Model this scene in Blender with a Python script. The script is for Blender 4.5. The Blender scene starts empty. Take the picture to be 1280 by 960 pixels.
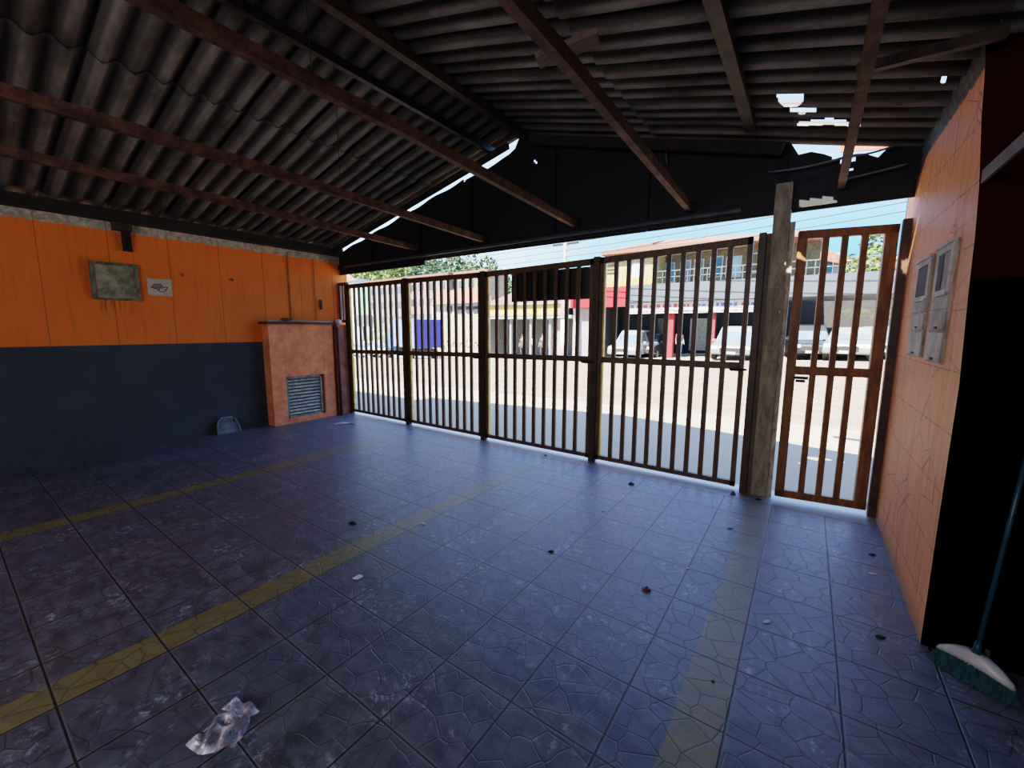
import bpy, bmesh, math, random
from mathutils import Vector, Matrix
random.seed(7)
COL = bpy.context.scene.collection
PI = math.pi

# ------------------------------------------------------------------ camera
FPX, PITCH, ROLL, YAW, CH = 518.13, -0.1325, 0.0041, 0.6157, 1.6
cam_rot = Matrix.Rotation(YAW, 3, 'Z') @ Matrix.Rotation(PI/2+PITCH, 3, 'X') @ Matrix.Rotation(ROLL, 3, 'Z')
cd = bpy.data.cameras.new('camera'); cam = bpy.data.objects.new('camera', cd); COL.objects.link(cam)
cam.matrix_world = Matrix.Translation((0, 0, CH)) @ cam_rot.to_4x4()
cd.sensor_width = 36; cd.lens = FPX/1280*36; cd.clip_start = .05; cd.clip_end = 600
bpy.context.scene.camera = cam

def at(u, v, ax, val):
    """survey helper: the point of the plane axis=val that was sighted at u, v"""
    d = cam_rot @ Vector(((u-640)/FPX, (480-v)/FPX, -1)); c = Vector((0, 0, CH))
    return c + d*((val-c[ax])/d[ax])

# ------------------------------------------------------------------ materials
MATS = {}
def N(nt, t, **kw):
    n = nt.nodes.new(t)
    for k, v in kw.items(): setattr(n, k, v)
    return n
def mixc(nt, fac, a, b, bt='MIX'):
    m = N(nt, 'ShaderNodeMix', data_type='RGBA', blend_type=bt)
    for s, v in ((m.inputs[0], fac), (m.inputs[6], a), (m.inputs[7], b)):
        if hasattr(v, 'links'): nt.links.new(v, s)
        else: s.default_value = v if not isinstance(v, tuple) else (*v, 1)[:4]
    return m.outputs[2]
def M(nt, op, a, b=None, c=None, clamp=False):
    m = N(nt, 'ShaderNodeMath', operation=op, use_clamp=clamp)
    for i, v in enumerate((a, b, c)):
        if v is None: continue
        if hasattr(v, 'links'): nt.links.new(v, m.inputs[i])
        else: m.inputs[i].default_value = v
    return m.outputs[0]
def noise(nt, vec, scale, detail=4, rough=.6):
    n = N(nt, 'ShaderNodeTexNoise'); n.inputs['Scale'].default_value = scale
    n.inputs['Detail'].default_value = detail; n.inputs['Roughness'].default_value = rough
    if vec is not None: nt.links.new(vec, n.inputs['Vector'])
    return n.outputs['Fac']
def ramp(nt, f, a, b):
    m = N(nt, 'ShaderNodeMapRange'); m.interpolation_type = 'SMOOTHSTEP'
    nt.links.new(f, m.inputs[0]); m.inputs[1].default_value = a; m.inputs[2].default_value = b
    return m.outputs[0]
def scalev(nt, vec, s):
    m = N(nt, 'ShaderNodeVectorMath', operation='MULTIPLY'); nt.links.new(vec, m.inputs[0]); m.inputs[1].default_value = s
    return m.outputs[0]
def base(name):
    m = bpy.data.materials.new(name); m.use_nodes = True; nt = m.node_tree
    return m, nt, nt.nodes['Principled BSDF']
def bump(nt, b, h, strength=.4, dist=.01):
    n = N(nt, 'ShaderNodeBump'); n.inputs['Strength'].default_value = strength; n.inputs['Distance'].default_value = dist
    nt.links.new(h, n.inputs['Height']); nt.links.new(n.outputs[0], b.inputs['Normal'])
def mat(name, c, rough=.7, metal=0, var=.25, scale=6, stretch=(1, 1, 1), c2=None, bmp=.2, spec=.5, emit=0, bd=.004):
    if name in MATS: return MATS[name]
    m, nt, b = base(name)
    g = N(nt, 'ShaderNodeNewGeometry').outputs['Position']
    v = scalev(nt, g, stretch)
    n = noise(nt, v, scale); n2 = noise(nt, v, scale*5)
    c2 = c2 or tuple(x*(1-var*1.6) for x in c)
    f = ramp(nt, M(nt, 'ADD', M(nt, 'MULTIPLY', n, .7), M(nt, 'MULTIPLY', n2, .3)), .35, .65)
    nt.links.new(mixc(nt, f, c2, tuple(min(1, x*(1+var*.3)) for x in c)), b.inputs['Base Color'])
    b.inputs['Roughness'].default_value = rough; b.inputs['Metallic'].default_value = metal
    b.inputs['Specular IOR Level'].default_value = spec
    if bmp: bump(nt, b, n2, bmp, bd)
    if emit:
        b.inputs['Emission Color'].default_value = (*c, 1); b.inputs['Emission Strength'].default_value = emit
    MATS[name] = m
    return m

def glass(name, c, rough=.1):
    return mat(name, c, rough, 0, .1, 2, bmp=0, spec=.8)

def floor_mat():
    m, nt, b = base('floor_tiles'); L = nt.links
    g = N(nt, 'ShaderNodeNewGeometry').outputs['Position']
    s = N(nt, 'ShaderNodeSeparateXYZ'); L.new(g, s.inputs[0]); X, Y = s.outputs[0], s.outputs[1]
    def linedist(c, o, p):
        f = M(nt, 'FRACT', M(nt, 'DIVIDE', M(nt, 'SUBTRACT', c, o), p))
        return M(nt, 'MULTIPLY', M(nt, 'MINIMUM', f, M(nt, 'SUBTRACT', 1, f)), p)
    dx, dy = linedist(X, -0.533-40*.38864, .38864), linedist(Y, 2.444-40*.38044, .38044)
    d = M(nt, 'MINIMUM', dx, dy)
    tile = M(nt, 'LESS_THAN', Y, 4.36)
    groove = M(nt, 'MULTIPLY', M(nt, 'SUBTRACT', 1, ramp(nt, d, .0025, .006)), tile)
    lip = M(nt, 'MULTIPLY', M(nt, 'MULTIPLY', M(nt, 'SUBTRACT', 1, ramp(nt, d, .006, .014)), ramp(nt, d, .003, .006)), tile)
    # impressed crackle pattern
    wob = N(nt, 'ShaderNodeTexNoise'); wob.inputs['Scale'].default_value = 5
    L.new(g, wob.inputs['Vector'])
    av = N(nt, 'ShaderNodeVectorMath', operation='MULTIPLY_ADD'); L.new(wob.outputs['Color'], av.inputs[0]); av.inputs[1].default_value = (.05, .05, 0); L.new(g, av.inputs[2])
    vo = N(nt, 'ShaderNodeTexVoronoi', feature='DISTANCE_TO_EDGE', voronoi_dimensions='2D'); vo.inputs['Scale'].default_value = 8.5
    L.new(av.outputs[0], vo.inputs['Vector'])
    crack = M(nt, 'MULTIPLY', M(nt, 'SUBTRACT', 1, ramp(nt, vo.outputs['Distance'], .01, .04)), tile)
    # colour: per-tile tint plus grime and chalky scuffs
    cx = M(nt, 'FLOOR', M(nt, 'DIVIDE', M(nt, 'SUBTRACT', X, -0.533), .38864)); cy = M(nt, 'FLOOR', M(nt, 'DIVIDE', M(nt, 'SUBTRACT', Y, 2.444), .38044))
    cb = N(nt, 'ShaderNodeCombineXYZ'); L.new(cx, cb.inputs[0]); L.new(cy, cb.inputs[1])
    wn = N(nt, 'ShaderNodeTexWhiteNoise'); wn.noise_dimensions = '2D'; L.new(cb.outputs[0], wn.inputs['Vector'])
    big = noise(nt, g, .9, 3); mid = noise(nt, scalev(nt, g, (1, 1.6, 1)), 7, 6, .7); fine = noise(nt, g, 45, 4, .7)
    base1 = mixc(nt, ramp(nt, mid, .35, .68), (.050, .050, .066), (.15, .155, .19))
    base1 = mixc(nt, M(nt, 'MULTIPLY', wn.outputs['Value'], .45), base1, (.075, .09, .145))
    base1 = mixc(nt, M(nt, 'MULTIPLY', ramp(nt, big, .5, .7), .4), base1, (.10, .085, .075))
    scuff = M(nt, 'MULTIPLY', ramp(nt, noise(nt, g, 3.2, 8, .75), .48, .64), ramp(nt, noise(nt, scalev(nt, g, (1, 1, 1)), 26, 5, .75), .5, .62))
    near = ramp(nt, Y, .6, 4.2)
    base1 = mixc(nt, M(nt, 'MULTIPLY', near, .35), base1, (.26, .28, .36))  # lighter towards the gate: daylight sheen put into the floor colour
    base1 = mixc(nt, M(nt, 'MULTIPLY', scuff, .75), base1, (.44, .46, .53))
    # bare cement strip by the gate
    base1 = mixc(nt, M(nt, 'MULTIPLY', M(nt, 'SUBTRACT', 1, tile), .75), base1, mixc(nt, mid, (.12, .12, .12), (.30, .30, .31)))
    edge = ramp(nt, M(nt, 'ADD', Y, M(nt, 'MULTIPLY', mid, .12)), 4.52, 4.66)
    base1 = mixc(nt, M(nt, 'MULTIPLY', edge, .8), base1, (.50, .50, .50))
    # worn yellow bay lines
    def strip(x0, x1, ymax):
        wx = M(nt, 'ADD', X, M(nt, 'MULTIPLY', M(nt, 'SUBTRACT', noise(nt, g, 12, 4, .7), .5), .03))
        a = M(nt, 'MULTIPLY', ramp(nt, wx, x0-.006, x0+.006), M(nt, 'SUBTRACT', 1, ramp(nt, wx, x1-.006, x1+.006)))
        return M(nt, 'MULTIPLY', a, M(nt, 'LESS_THAN', Y, ymax))
    st = M(nt, 'ADD', M(nt, 'ADD', strip(-.335, -.148, 4.35), strip(-2.67, -2.472, 4.3)), strip(-5.0, -4.80, 3.75), clamp=True)
    wear = ramp(nt, noise(nt, g, 9, 7, .75), .28, .56)
    yel = mixc(nt, mid, (.13, .105, .035), (.29, .235, .085))
    farw = M(nt, 'SUBTRACT', 1, M(nt, 'MULTIPLY', ramp(nt, Y, 2.6, 4.4), .45))
    base1 = mixc(nt, M(nt, 'MULTIPLY', M(nt, 'MULTIPLY', st, farw), M(nt, 'ADD', M(nt, 'MULTIPLY', wear, .5), .42)), base1, yel)
    # pale dust along the left wall
    dust = M(nt, 'MULTIPLY', M(nt, 'SUBTRACT', 1, ramp(nt, M(nt, 'ABSOLUTE', M(nt, 'ADD', X, 7.1)), .03, .12)), .5)
    dust2 = M(nt, 'MULTIPLY', M(nt, 'SUBTRACT', 1, ramp(nt, M(nt, 'ABSOLUTE', M(nt, 'ADD', X, 6.3)), .05, .28)), .28)
    base1 = mixc(nt, M(nt, 'MULTIPLY', M(nt, 'MAXIMUM', dust, dust2), ramp(nt, mid, .3, .6)), base1, (.25, .25, .26))
    base1 = mixc(nt, M(nt, 'MULTIPLY', crack, .45), base1, (.02, .02, .024))
    base1 = mixc(nt, M(nt, 'MULTIPLY', lip, .35), base1, (.22, .21, .21))
    base1 = mixc(nt, M(nt, 'MULTIPLY', groove, .92), base1, (.008, .007, .007))
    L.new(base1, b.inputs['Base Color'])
    rr = M(nt, 'ADD', .26, M(nt, 'MULTIPLY', mid, .34)); L.new(rr, b.inputs['Roughness'])
    b.inputs['Specular IOR Level'].default_value = .9
    h = M(nt, 'SUBTRACT', M(nt, 'ADD', M(nt, 'MULTIPLY', fine, .10), M(nt, 'MULTIPLY', mid, .35)), M(nt, 'ADD', groove, M(nt, 'MULTIPLY', crack, .35)))
    bump(nt, b, h, .55, .006)
    return m

def wall_left_mat():
    m, nt, b = base('painted_block_wall_orange_and_slate'); L = nt.links
    g = N(nt, 'ShaderNodeNewGeometry').outputs['Position']
    s = N(nt, 'ShaderNodeSeparateXYZ'); L.new(g, s.inputs[0]); X, Y, Z = s.outputs
    n = noise(nt, g, 2.2, 5, .6); nf = noise(nt, g, 18, 5, .7)
    org = mixc(nt, n, (.78, .175, .018), (.94, .235, .028))
    streak = noise(nt, scalev(nt, g, (1, 9, .6)), 2.5, 4, .6)
    org = mixc(nt, M(nt, 'MULTIPLY', ramp(nt, streak, .5, .75), .35), org, (.36, .10, .02))
    blk = mixc(nt, ramp(nt, n, .3, .7), (.046, .048, .058), (.068, .074, .088))
    blk = mixc(nt, M(nt, 'MULTIPLY', ramp(nt, nf, .62, .75), .3), blk, (.12, .14, .17))
    con = mixc(nt, ramp(nt, nf, .3, .7), (.26, .22, .17), (.60, .52, .42))
    zz = M(nt, 'ADD', Z, M(nt, 'MULTIPLY', M(nt, 'SUBTRACT', nf, .5), .05))
    c = mixc(nt, M(nt, 'GREATER_THAN', Z, 1.375), blk, org)
    c = mixc(nt, M(nt, 'GREATER_THAN', zz, 2.79), c, con)
    # vertical board/block joints
    f = M(nt, 'FRACT', M(nt, 'DIVIDE', M(nt, 'ADD', Y, 9.35), .60))
    jd = M(nt, 'MULTIPLY', M(nt, 'MINIMUM', f, M(nt, 'SUBTRACT', 1, f)), .6)
    j = M(nt, 'MULTIPLY', M(nt, 'SUBTRACT', 1, ramp(nt, jd, .002, .008)), M(nt, 'GREATER_THAN', Z, 1.375))
    c = mixc(nt, M(nt, 'MULTIPLY', j, .5), c, (.14, .045, .02))
    # rust blotches high on the wall
    vo = N(nt, 'ShaderNodeTexVoronoi', voronoi_dimensions='3D'); vo.inputs['Scale'].default_value = 2.2; L.new(g, vo.inputs['Vector'])
    sp = M(nt, 'MULTIPLY', M(nt, 'SUBTRACT', 1, ramp(nt, vo.outputs['Distance'], .05, .10)), M(nt, 'GREATER_THAN', Z, 2.3))
    c = mixc(nt, M(nt, 'MULTIPLY', sp, .85), c, (.06, .015, .008))
    # drip stains below the rendered patch
    dr = M(nt, 'MULTIPLY', ramp(nt, noise(nt, scalev(nt, g, (1, 26, 1.2)), 1, 3), .5, .66), M(nt, 'MULTIPLY', M(nt, 'MULTIPLY', M(nt, 'GREATER_THAN', Y, 1.3), M(nt, 'LESS_THAN', Y, 1.72)), M(nt, 'MULTIPLY', ramp(nt, Z, 1.68, 1.95), M(nt, 'LESS_THAN', Z, 1.96))))
    c = mixc(nt, M(nt, 'MULTIPLY', dr, .7), c, (.09, .045, .02))
    L.new(c, b.inputs['Base Color']); b.inputs['Roughness'].default_value = .62
    b.inputs['Specular IOR Level'].default_value = .35
    bump(nt, b, M(nt, 'SUBTRACT', nf, M(nt, 'MULTIPLY', j, 1.5)), .25, .006)
    return m

def wall_right_mat():
    m, nt, b = base('painted_wall_salmon_red_and_black'); L = nt.links
    geo = N(nt, 'ShaderNodeNewGeometry'); g = geo.outputs['Position']
    s = N(nt, 'ShaderNodeSeparateXYZ'); L.new(g, s.inputs[0]); X, Y, Z = s.outputs
    n = noise(nt, g, 2.0, 5, .6); nf = noise(nt, g, 20, 6, .7)
    st = noise(nt, scalev(nt, g, (8, 20, .9)), 1.6, 5, .65)
    sal = mixc(nt, n, (.88, .33, .13), (.97, .43, .18))
    sal = mixc(nt, M(nt, 'MULTIPLY', ramp(nt, st, .48, .7), .45), sal, (.42, .13, .05))
    # scored joint lines
    def ln(c, o, p, w):
        f = M(nt, 'FRACT', M(nt, 'DIVIDE', M(nt, 'ADD', c, o), p))
        return M(nt, 'SUBTRACT', 1, ramp(nt, M(nt, 'MULTIPLY', M(nt, 'MINIMUM', f, M(nt, 'SUBTRACT', 1, f)), p), w*.4, w))
    vo = N(nt, 'ShaderNodeTexVoronoi', feature='DISTANCE_TO_EDGE'); vo.inputs['Scale'].default_value = 3.5; L.new(g, vo.inputs['Vector'])
    cr = M(nt, 'MULTIPLY', M(nt, 'SUBTRACT', 1, ramp(nt, vo.outputs['Distance'], .004, .014)), ramp(nt, n, .4, .6))
    j = M(nt, 'MAXIMUM', M(nt, 'MULTIPLY', M(nt, 'MAXIMUM', ln(Z, 9.1, .30, .006), M(nt, 'MULTIPLY', ln(Y, 8.2, .28, .005), .6)), ramp(nt, nf, .42, .55)), cr)
    sal = mixc(nt, M(nt, 'MULTIPLY', j, .55), sal, (.13, .045, .03))
    sal = mixc(nt, M(nt, 'MULTIPLY', M(nt, 'SUBTRACT', 1, ramp(nt, Z, 0, .16)), .55), sal, (.16, .15, .13))
    con = mixc(nt, ramp(nt, nf, .35, .7), (.07, .06, .045), (.27, .24, .19))
    edge = M(nt, 'ADD', Z, M(nt, 'ADD', M(nt, 'MULTIPLY', M(nt, 'SUBTRACT', nf, .5), .12), M(nt, 'MULTIPLY', ramp(nt, Y, 4.2, 4.7), .12)))
    sal = mixc(nt, M(nt, 'GREATER_THAN', edge, 2.86), sal, con)
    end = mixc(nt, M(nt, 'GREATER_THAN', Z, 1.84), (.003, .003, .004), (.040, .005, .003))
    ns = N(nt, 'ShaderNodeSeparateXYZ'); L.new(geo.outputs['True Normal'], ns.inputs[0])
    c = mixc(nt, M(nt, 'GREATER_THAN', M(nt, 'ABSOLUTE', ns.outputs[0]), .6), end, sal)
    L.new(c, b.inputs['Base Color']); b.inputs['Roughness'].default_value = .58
    L.new(M(nt, 'MULTIPLY', M(nt, 'GREATER_THAN', M(nt, 'ABSOLUTE', ns.outputs[0]), .6), .4), b.inputs['Specular IOR Level'])
    bump(nt, b, M(nt, 'SUBTRACT', nf, j), .3, .005)
    return m

def roof_mat():
    m, nt, b = base('weathered_fibre_cement_sheet'); L = nt.links
    g = N(nt, 'ShaderNodeNewGeometry').outputs['Position']
    s = N(nt, 'ShaderNodeSeparateXYZ'); L.new(g, s.inputs[0]); X, Y, Z = s.outputs
    n = noise(nt, scalev(nt, g, (.5, 1.5, 1)), 2.4, 6, .65); nf = noise(nt, g, 22, 5, .7)
    c = mixc(nt, ramp(nt, n, .3, .7), (.085, .072, .06), (.33, .30, .26))
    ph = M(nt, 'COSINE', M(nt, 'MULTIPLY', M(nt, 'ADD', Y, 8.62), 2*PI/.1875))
    c = mixc(nt, M(nt, 'MULTIPLY', M(nt, 'SUBTRACT', 1, ramp(nt, M(nt, 'SUBTRACT', M(nt, 'MULTIPLY', nf, .4), ph), .1, .95)), .78), c, (.045, .034, .03))  # valleys darker than crests: stripe shading put into the sheet colour
    c = mixc(nt, M(nt, 'MULTIPLY', nf, .4), c, (.12, .10, .08))
    f = M(nt, 'FRACT', M(nt, 'DIVIDE', M(nt, 'SUBTRACT', Y, -8.62), .5625))
    jd = M(nt, 'MULTIPLY', M(nt, 'MINIMUM', f, M(nt, 'SUBTRACT', 1, f)), .5625)
    c = mixc(nt, M(nt, 'MULTIPLY', M(nt, 'SUBTRACT', 1, ramp(nt, jd, .007, .017)), .93), c, (.006, .005, .005))
    # darker towards the ridge
    rd = M(nt, 'ABSOLUTE', M(nt, 'ADD', X, 3.11))
    c = mixc(nt, M(nt, 'MULTIPLY', M(nt, 'SUBTRACT', 1, ramp(nt, rd, .15, .95)), .75), c, (.04, .03, .03))
    L.new(c, b.inputs['Base Color']); b.inputs['Roughness'].default_value = .85; b.inputs['Specular IOR Level'].default_value = .2
    bump(nt, b, nf, .3, .005)
    return m

def road_mat():
    m, nt, b = base('sunlit_asphalt'); L = nt.links
    g = N(nt, 'ShaderNodeNewGeometry').outputs['Position']
    s = N(nt, 'ShaderNodeSeparateXYZ'); L.new(g, s.inputs[0]); X, Y, Z = s.outputs
    n = noise(nt, scalev(nt, g, (.12, 1.4, 1)), 1.3, 6, .7); nf = noise(nt, g, 14, 4, .7)
    c = mixc(nt, ramp(nt, n, .35, .7), (.175, .125, .08), (.26, .19, .125))
    c = mixc(nt, M(nt, 'MULTIPLY', nf, .25), c, (.13, .10, .075))
    # sidewalks: the near one to y 7.9, the far one from y 24.3
    sw = M(nt, 'MAXIMUM', M(nt, 'LESS_THAN', Y, 8.4), M(nt, 'GREATER_THAN', Y, 23.6))
    c = mixc(nt, M(nt, 'MULTIPLY', sw, .8), c, (.34, .275, .20))
    L.new(c, b.inputs['Base Color']); b.inputs['Roughness'].default_value = .8
    bump(nt, b, nf, .3, .01)
    return m

# ------------------------------------------------------------------ mesh builder
ORG = {}
class MB:
    def __init__(s): s.v = []; s.f = []
    def add(s, vs, fs):
        o = len(s.v); s.v += [Vector(p) for p in vs]; s.f += [tuple(i+o for i in f) for f in fs]; return s
    def box(s, x0, x1, y0, y1, z0, z1):
        x0, x1 = sorted((x0, x1)); y0, y1 = sorted((y0, y1)); z0, z1 = sorted((z0, z1))
        return s.add([(x0,y0,z0),(x1,y0,z0),(x1,y1,z0),(x0,y1,z0),(x0,y0,z1),(x1,y0,z1),(x1,y1,z1),(x0,y1,z1)],
                     [(3,2,1,0),(4,5,6,7),(0,1,5,4),(1,2,6,5),(2,3,7,6),(3,0,4,7)])
    def bar(s, p, q, w, h, up=(0,0,1)):
        """rectangular bar from p to q, w across, h along up"""
        p, q = Vector(p), Vector(q); d = (q-p).normalized(); up = Vector(up)
        a = d.cross(up).normalized()*w/2; u = a.cross(d).normalized()*h/2
        c = [p-a-u, p+a-u, p+a+u, p-a+u, q-a-u, q+a-u, q+a+u, q-a+u]
        return s.add(c, [(3,2,1,0),(4,5,6,7),(0,1,5,4),(1,2,6,5),(2,3,7,6),(3,0,4,7)])
    def prof(s, p, q, pts, up=(0,0,1)):
        """closed 2-D outline pts (across, up) swept from p to q"""
        p, q = Vector(p), Vector(q); d = (q-p).normalized(); up = Vector(up)
        a = d.cross(up).normalized(); u = a.cross(d).normalized(); n = len(pts)
        vs = [e + a*x + u*y for e in (p, q) for x, y in pts]
        fs = [(i, (i+1) % n, n+(i+1) % n, n+i) for i in range(n)] + [tuple(range(n))[::-1], tuple(range(n, 2*n))]
        return s.add(vs, fs)
    def tube(s, pts, r, n=8, cap=True):
        pts = [Vector(p) for p in pts]; rs = r if isinstance(r, (list, tuple)) else [r]*len(pts); vs = []
        for i, p in enumerate(pts):
            d = (pts[min(i+1, len(pts)-1)]-pts[max(i-1, 0)]).normalized()
            a = d.cross(Vector((0,0,1)))
            if a.length < .01: a = d.cross(Vector((1,0,0)))
            a.normalize(); b = d.cross(a)
            vs += [p + (a*math.cos(t)+b*math.sin(t))*rs[i] for t in (2*PI*k/n for k in range(n))]
        fs = [(i*n+k, i*n+(k+1) % n, (i+1)*n+(k+1) % n, (i+1)*n+k) for i in range(len(pts)-1) for k in range(n)]
        if cap: fs += [tuple(range(n))[::-1], tuple(range((len(pts)-1)*n, len(pts)*n))]
        return s.add(vs, fs)
    def ext(s, pts, axis, a, b):
        """polygon pts (the two other axes in order) extruded along axis from a to b"""
        def P(u, w, t):
            r = [u, w]; r.insert(axis, t); return tuple(r)
        n = len(pts)
        return s.add([P(u, w, a) for u, w in pts]+[P(u, w, b) for u, w in pts],
                     [(i, (i+1) % n, n+(i+1) % n, n+i) for i in range(n)] + [tuple(range(n))[::-1], tuple(range(n, 2*n))])
    def ball(s, c, r, sx=1, sy=1, sz=1, seg=10, jit=0):
        vs = []; c = Vector(c)
        for i in range(1, seg//2+1):
            t = PI*i/(seg//2+1)
            for k in range(seg):
                p = 2*PI*k/seg; q = r*(1+random.uniform(-jit, jit))
                vs.append(c+Vector((sx*q*math.sin(t)*math.cos(p), sy*q*math.sin(t)*math.sin(p), sz*q*math.cos(t))))
        R = seg//2; fs = [(i*seg+k, (i+1)*seg+k, (i+1)*seg+(k+1) % seg, i*seg+(k+1) % seg) for i in range(R-1) for k in range(seg)]
        vs += [c+Vector((0,0,sz*r)), c-Vector((0,0,sz*r))]
        fs += [(R*seg, k, (k+1) % seg) for k in range(seg)] + [(R*seg+1, (R-1)*seg+(k+1) % seg, (R-1)*seg+k) for k in range(seg)]
        return s.add(vs, fs)
    def build(s, name, m, parent=None, smooth=False, bevel=0, fix=True):
        xs = [p.x for p in s.v]; ys = [p.y for p in s.v]; zs = [p.z for p in s.v]
        org = ORG[parent.name] if parent else Vector(((min(xs)+max(xs))/2, (min(ys)+max(ys))/2, min(zs)))
        me = bpy.data.meshes.new(name); me.from_pydata([p-org for p in s.v], [], s.f)
        if fix:
            bm = bmesh.new(); bm.from_mesh(me); bmesh.ops.recalc_face_normals(bm, faces=bm.faces); bm.to_mesh(me); bm.free()
        if smooth:
            for p in me.polygons: p.use_smooth = True
        me.materials.append(m)
        o = bpy.data.objects.new(name, me); COL.objects.link(o)
        if parent: o.parent = parent
        else: o.location = org
        ORG[o.name] = org
        if bevel:
            b = o.modifiers.new('bevel', 'BEVEL'); b.width = bevel; b.segments = 2; b.limit_method = 'ANGLE'
        return o
def tag(o, label=None, cat=None, group=None, kind=None):
    for k, v in (('label', label), ('category', cat), ('group', group), ('kind', kind)):
        if v: o[k] = v
    return o
def thing(name, loc, label, cat, group=None, kind=None):
    o = bpy.data.objects.new(name, None); COL.objects.link(o); o.location = loc; o.empty_display_size = .1
    ORG[o.name] = Vector(loc); return tag(o, label, cat, group, kind)
def struct(o): o['kind'] = 'structure'; return o
def B(*a): return MB().box(*a)

# ------------------------------------------------------------------ palette
m_rust = mat('rusted_steel', (.13, .055, .035), .75, .1, .4, 9, c2=(.045, .018, .012), bmp=.3)
m_rust2 = mat('brown_painted_steel', (.075, .042, .03), .6, .1, .4, 9)
m_darksteel = mat('dark_steel', (.03, .026, .025), .45, .3, .3, 12)
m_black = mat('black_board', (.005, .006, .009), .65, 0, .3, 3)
m_blackwood = mat('sooty_timber', (.03, .02, .016), .8, 0, .4, 9, (1, .2, 1))
m_gate = mat('yellow_brown_gate_paint', (.13, .068, .028), .5, 0, .35, 10, (3, 3, .6), c2=(.07, .034, .018))
m_gateyel = mat('sunlit_ochre_paint', (.90, .62, .14), .5, 0, .25, 8)  # yellow edge paint, brightened in its colour as if the sun reached it
m_ped = mat('orange_brown_gate_paint', (.27, .12, .04), .45, 0, .3, 8, (3, 3, .6), c2=(.14, .058, .025))
m_conc = mat('bare_concrete', (.36, .32, .23), .85, 0, .3, 8, (3, 3, .8), c2=(.20, .175, .125), bmp=.4)
m_white = mat('white_plastic', (.75, .76, .78), .4, 0, .1, 8, bmp=0)

# ------------------------------------------------------------------ shell
MF = floor_mat(); MWL = wall_left_mat(); MWR = wall_right_mat(); MR = roof_mat()
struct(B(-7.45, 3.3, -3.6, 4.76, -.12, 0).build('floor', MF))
struct(B(-7.4, -7.2, -3.6, 4.75, 0, 2.90).build('wall_left', MWL))
struct(B(-7.4, 3.3, -3.75, -3.6, 0, 4.2).build('wall_back', mat('back_plaster', (.16, .12, .10), .8)))
struct(B(3.2, 3.35, -3.6, 2.9, 0, 3.0).build('wall_side', mat('side_plaster', (.09, .03, .02), .8)))
# the right-hand wall: its free end leans back a little at the top
prof = [(2.80, 0), (2.80, .63), (2.79, 1.35), (2.86, 1.81), (2.88, 2.02), (2.93, 2.27), (3.05, 2.60), (3.11, 2.84), (3.18, 3.03), (4.0, 3.045), (4.90, 3.05), (4.90, 0)]
wr = MB(); n = len(prof)
def topz(x, z): return min(z, 4.04-.265*(x+3.11)-.03) if z > 2.2 else z
vs = [(.6, y, z) for y, z in prof] + [(3.3, y, topz(3.3, z)) for y, z in prof]
wr.add(vs, [(i, (i+1) % n, n+(i+1) % n, n+i) for i in range(n)] + [tuple(range(n)), tuple(range(n, 2*n))])
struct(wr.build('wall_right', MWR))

# ---- corrugated roof
def slope(x0, x1, off, y0, y1, dx, holes=()):
    zf = lambda x: 4.04 - (.225*(-3.11-x) if x < -3.11 else .265*(x+3.11))
    nx = max(2, int(abs(x1-x0)/dx)); ny = int((y1-y0)/(.1875/(10 if dx > .02 else 18))); b = MB(); V = []
    for i in range(nx+1):
        x = x0+(x1-x0)*i/nx
        for j in range(ny+1):
            y = y0+(y1-y0)*j/ny
            k = ((y+8.62) % .5625)/.5625
            z = zf(x)+off+(.031)*math.cos(2*PI*(y+8.62)/.1875)+.02*(k-.5) + .004*math.sin(x*3+y)
            V.append((x, y, z))
    F = []
    for i in range(nx):
        for j in range(ny):
            cx = x0+(x1-x0)*(i+.5)/nx; cy = y0+(y1-y0)*(j+.5)/ny
            if any(h(cx, cy) for h in holes): continue
            a = i*(ny+1)+j; F.append((a, a+1, a+ny+2, a+ny+1))
    return b.add(V, F)
def rooft(name, parts):
    b = MB()
    for p in parts: b.add(p.v, p.f)
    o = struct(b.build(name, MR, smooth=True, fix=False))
    s = o.modifiers.new('thickness', 'SOLIDIFY'); s.thickness = .008; s.offset = 1
    return o
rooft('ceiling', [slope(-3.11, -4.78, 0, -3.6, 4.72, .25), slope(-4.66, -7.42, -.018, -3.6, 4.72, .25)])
holes = [lambda x, y: (x+.235)**2/.085**2 + (y-3.765)**2/.085**2 < 1 and y > 3.765,
         lambda x, y: -.25 < x < -.08 and abs(y-3.99) < .018*(1-abs(x+.165)*6),
         lambda x, y: -.20 < x < -.02 and abs(y-4.105) < .036*(1-abs(x+.11)*6),
         lambda x, y: -.20 < x < .20 and abs(y-4.215) < .046*(1-abs(x)*2.8),
         lambda x, y: abs(x-.51) < .03 and abs(y-3.91) < .03*(1-abs(x-.51)*20),
         lambda x, y: abs(x-.53) < .012 and abs(y-3.60) < .02]
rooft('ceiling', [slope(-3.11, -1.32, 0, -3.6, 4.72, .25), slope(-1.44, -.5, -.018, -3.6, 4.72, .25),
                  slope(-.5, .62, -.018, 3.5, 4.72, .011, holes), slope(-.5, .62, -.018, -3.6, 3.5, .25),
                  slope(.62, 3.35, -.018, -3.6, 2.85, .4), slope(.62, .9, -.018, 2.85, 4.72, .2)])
rc = MB(); rc.tube([(-3.11, -3.6, 4.09), (-3.11, 4.55, 4.09)], .10, 12); struct(rc.build('trim_1', MATS['sooty_timber'], smooth=True))

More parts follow.
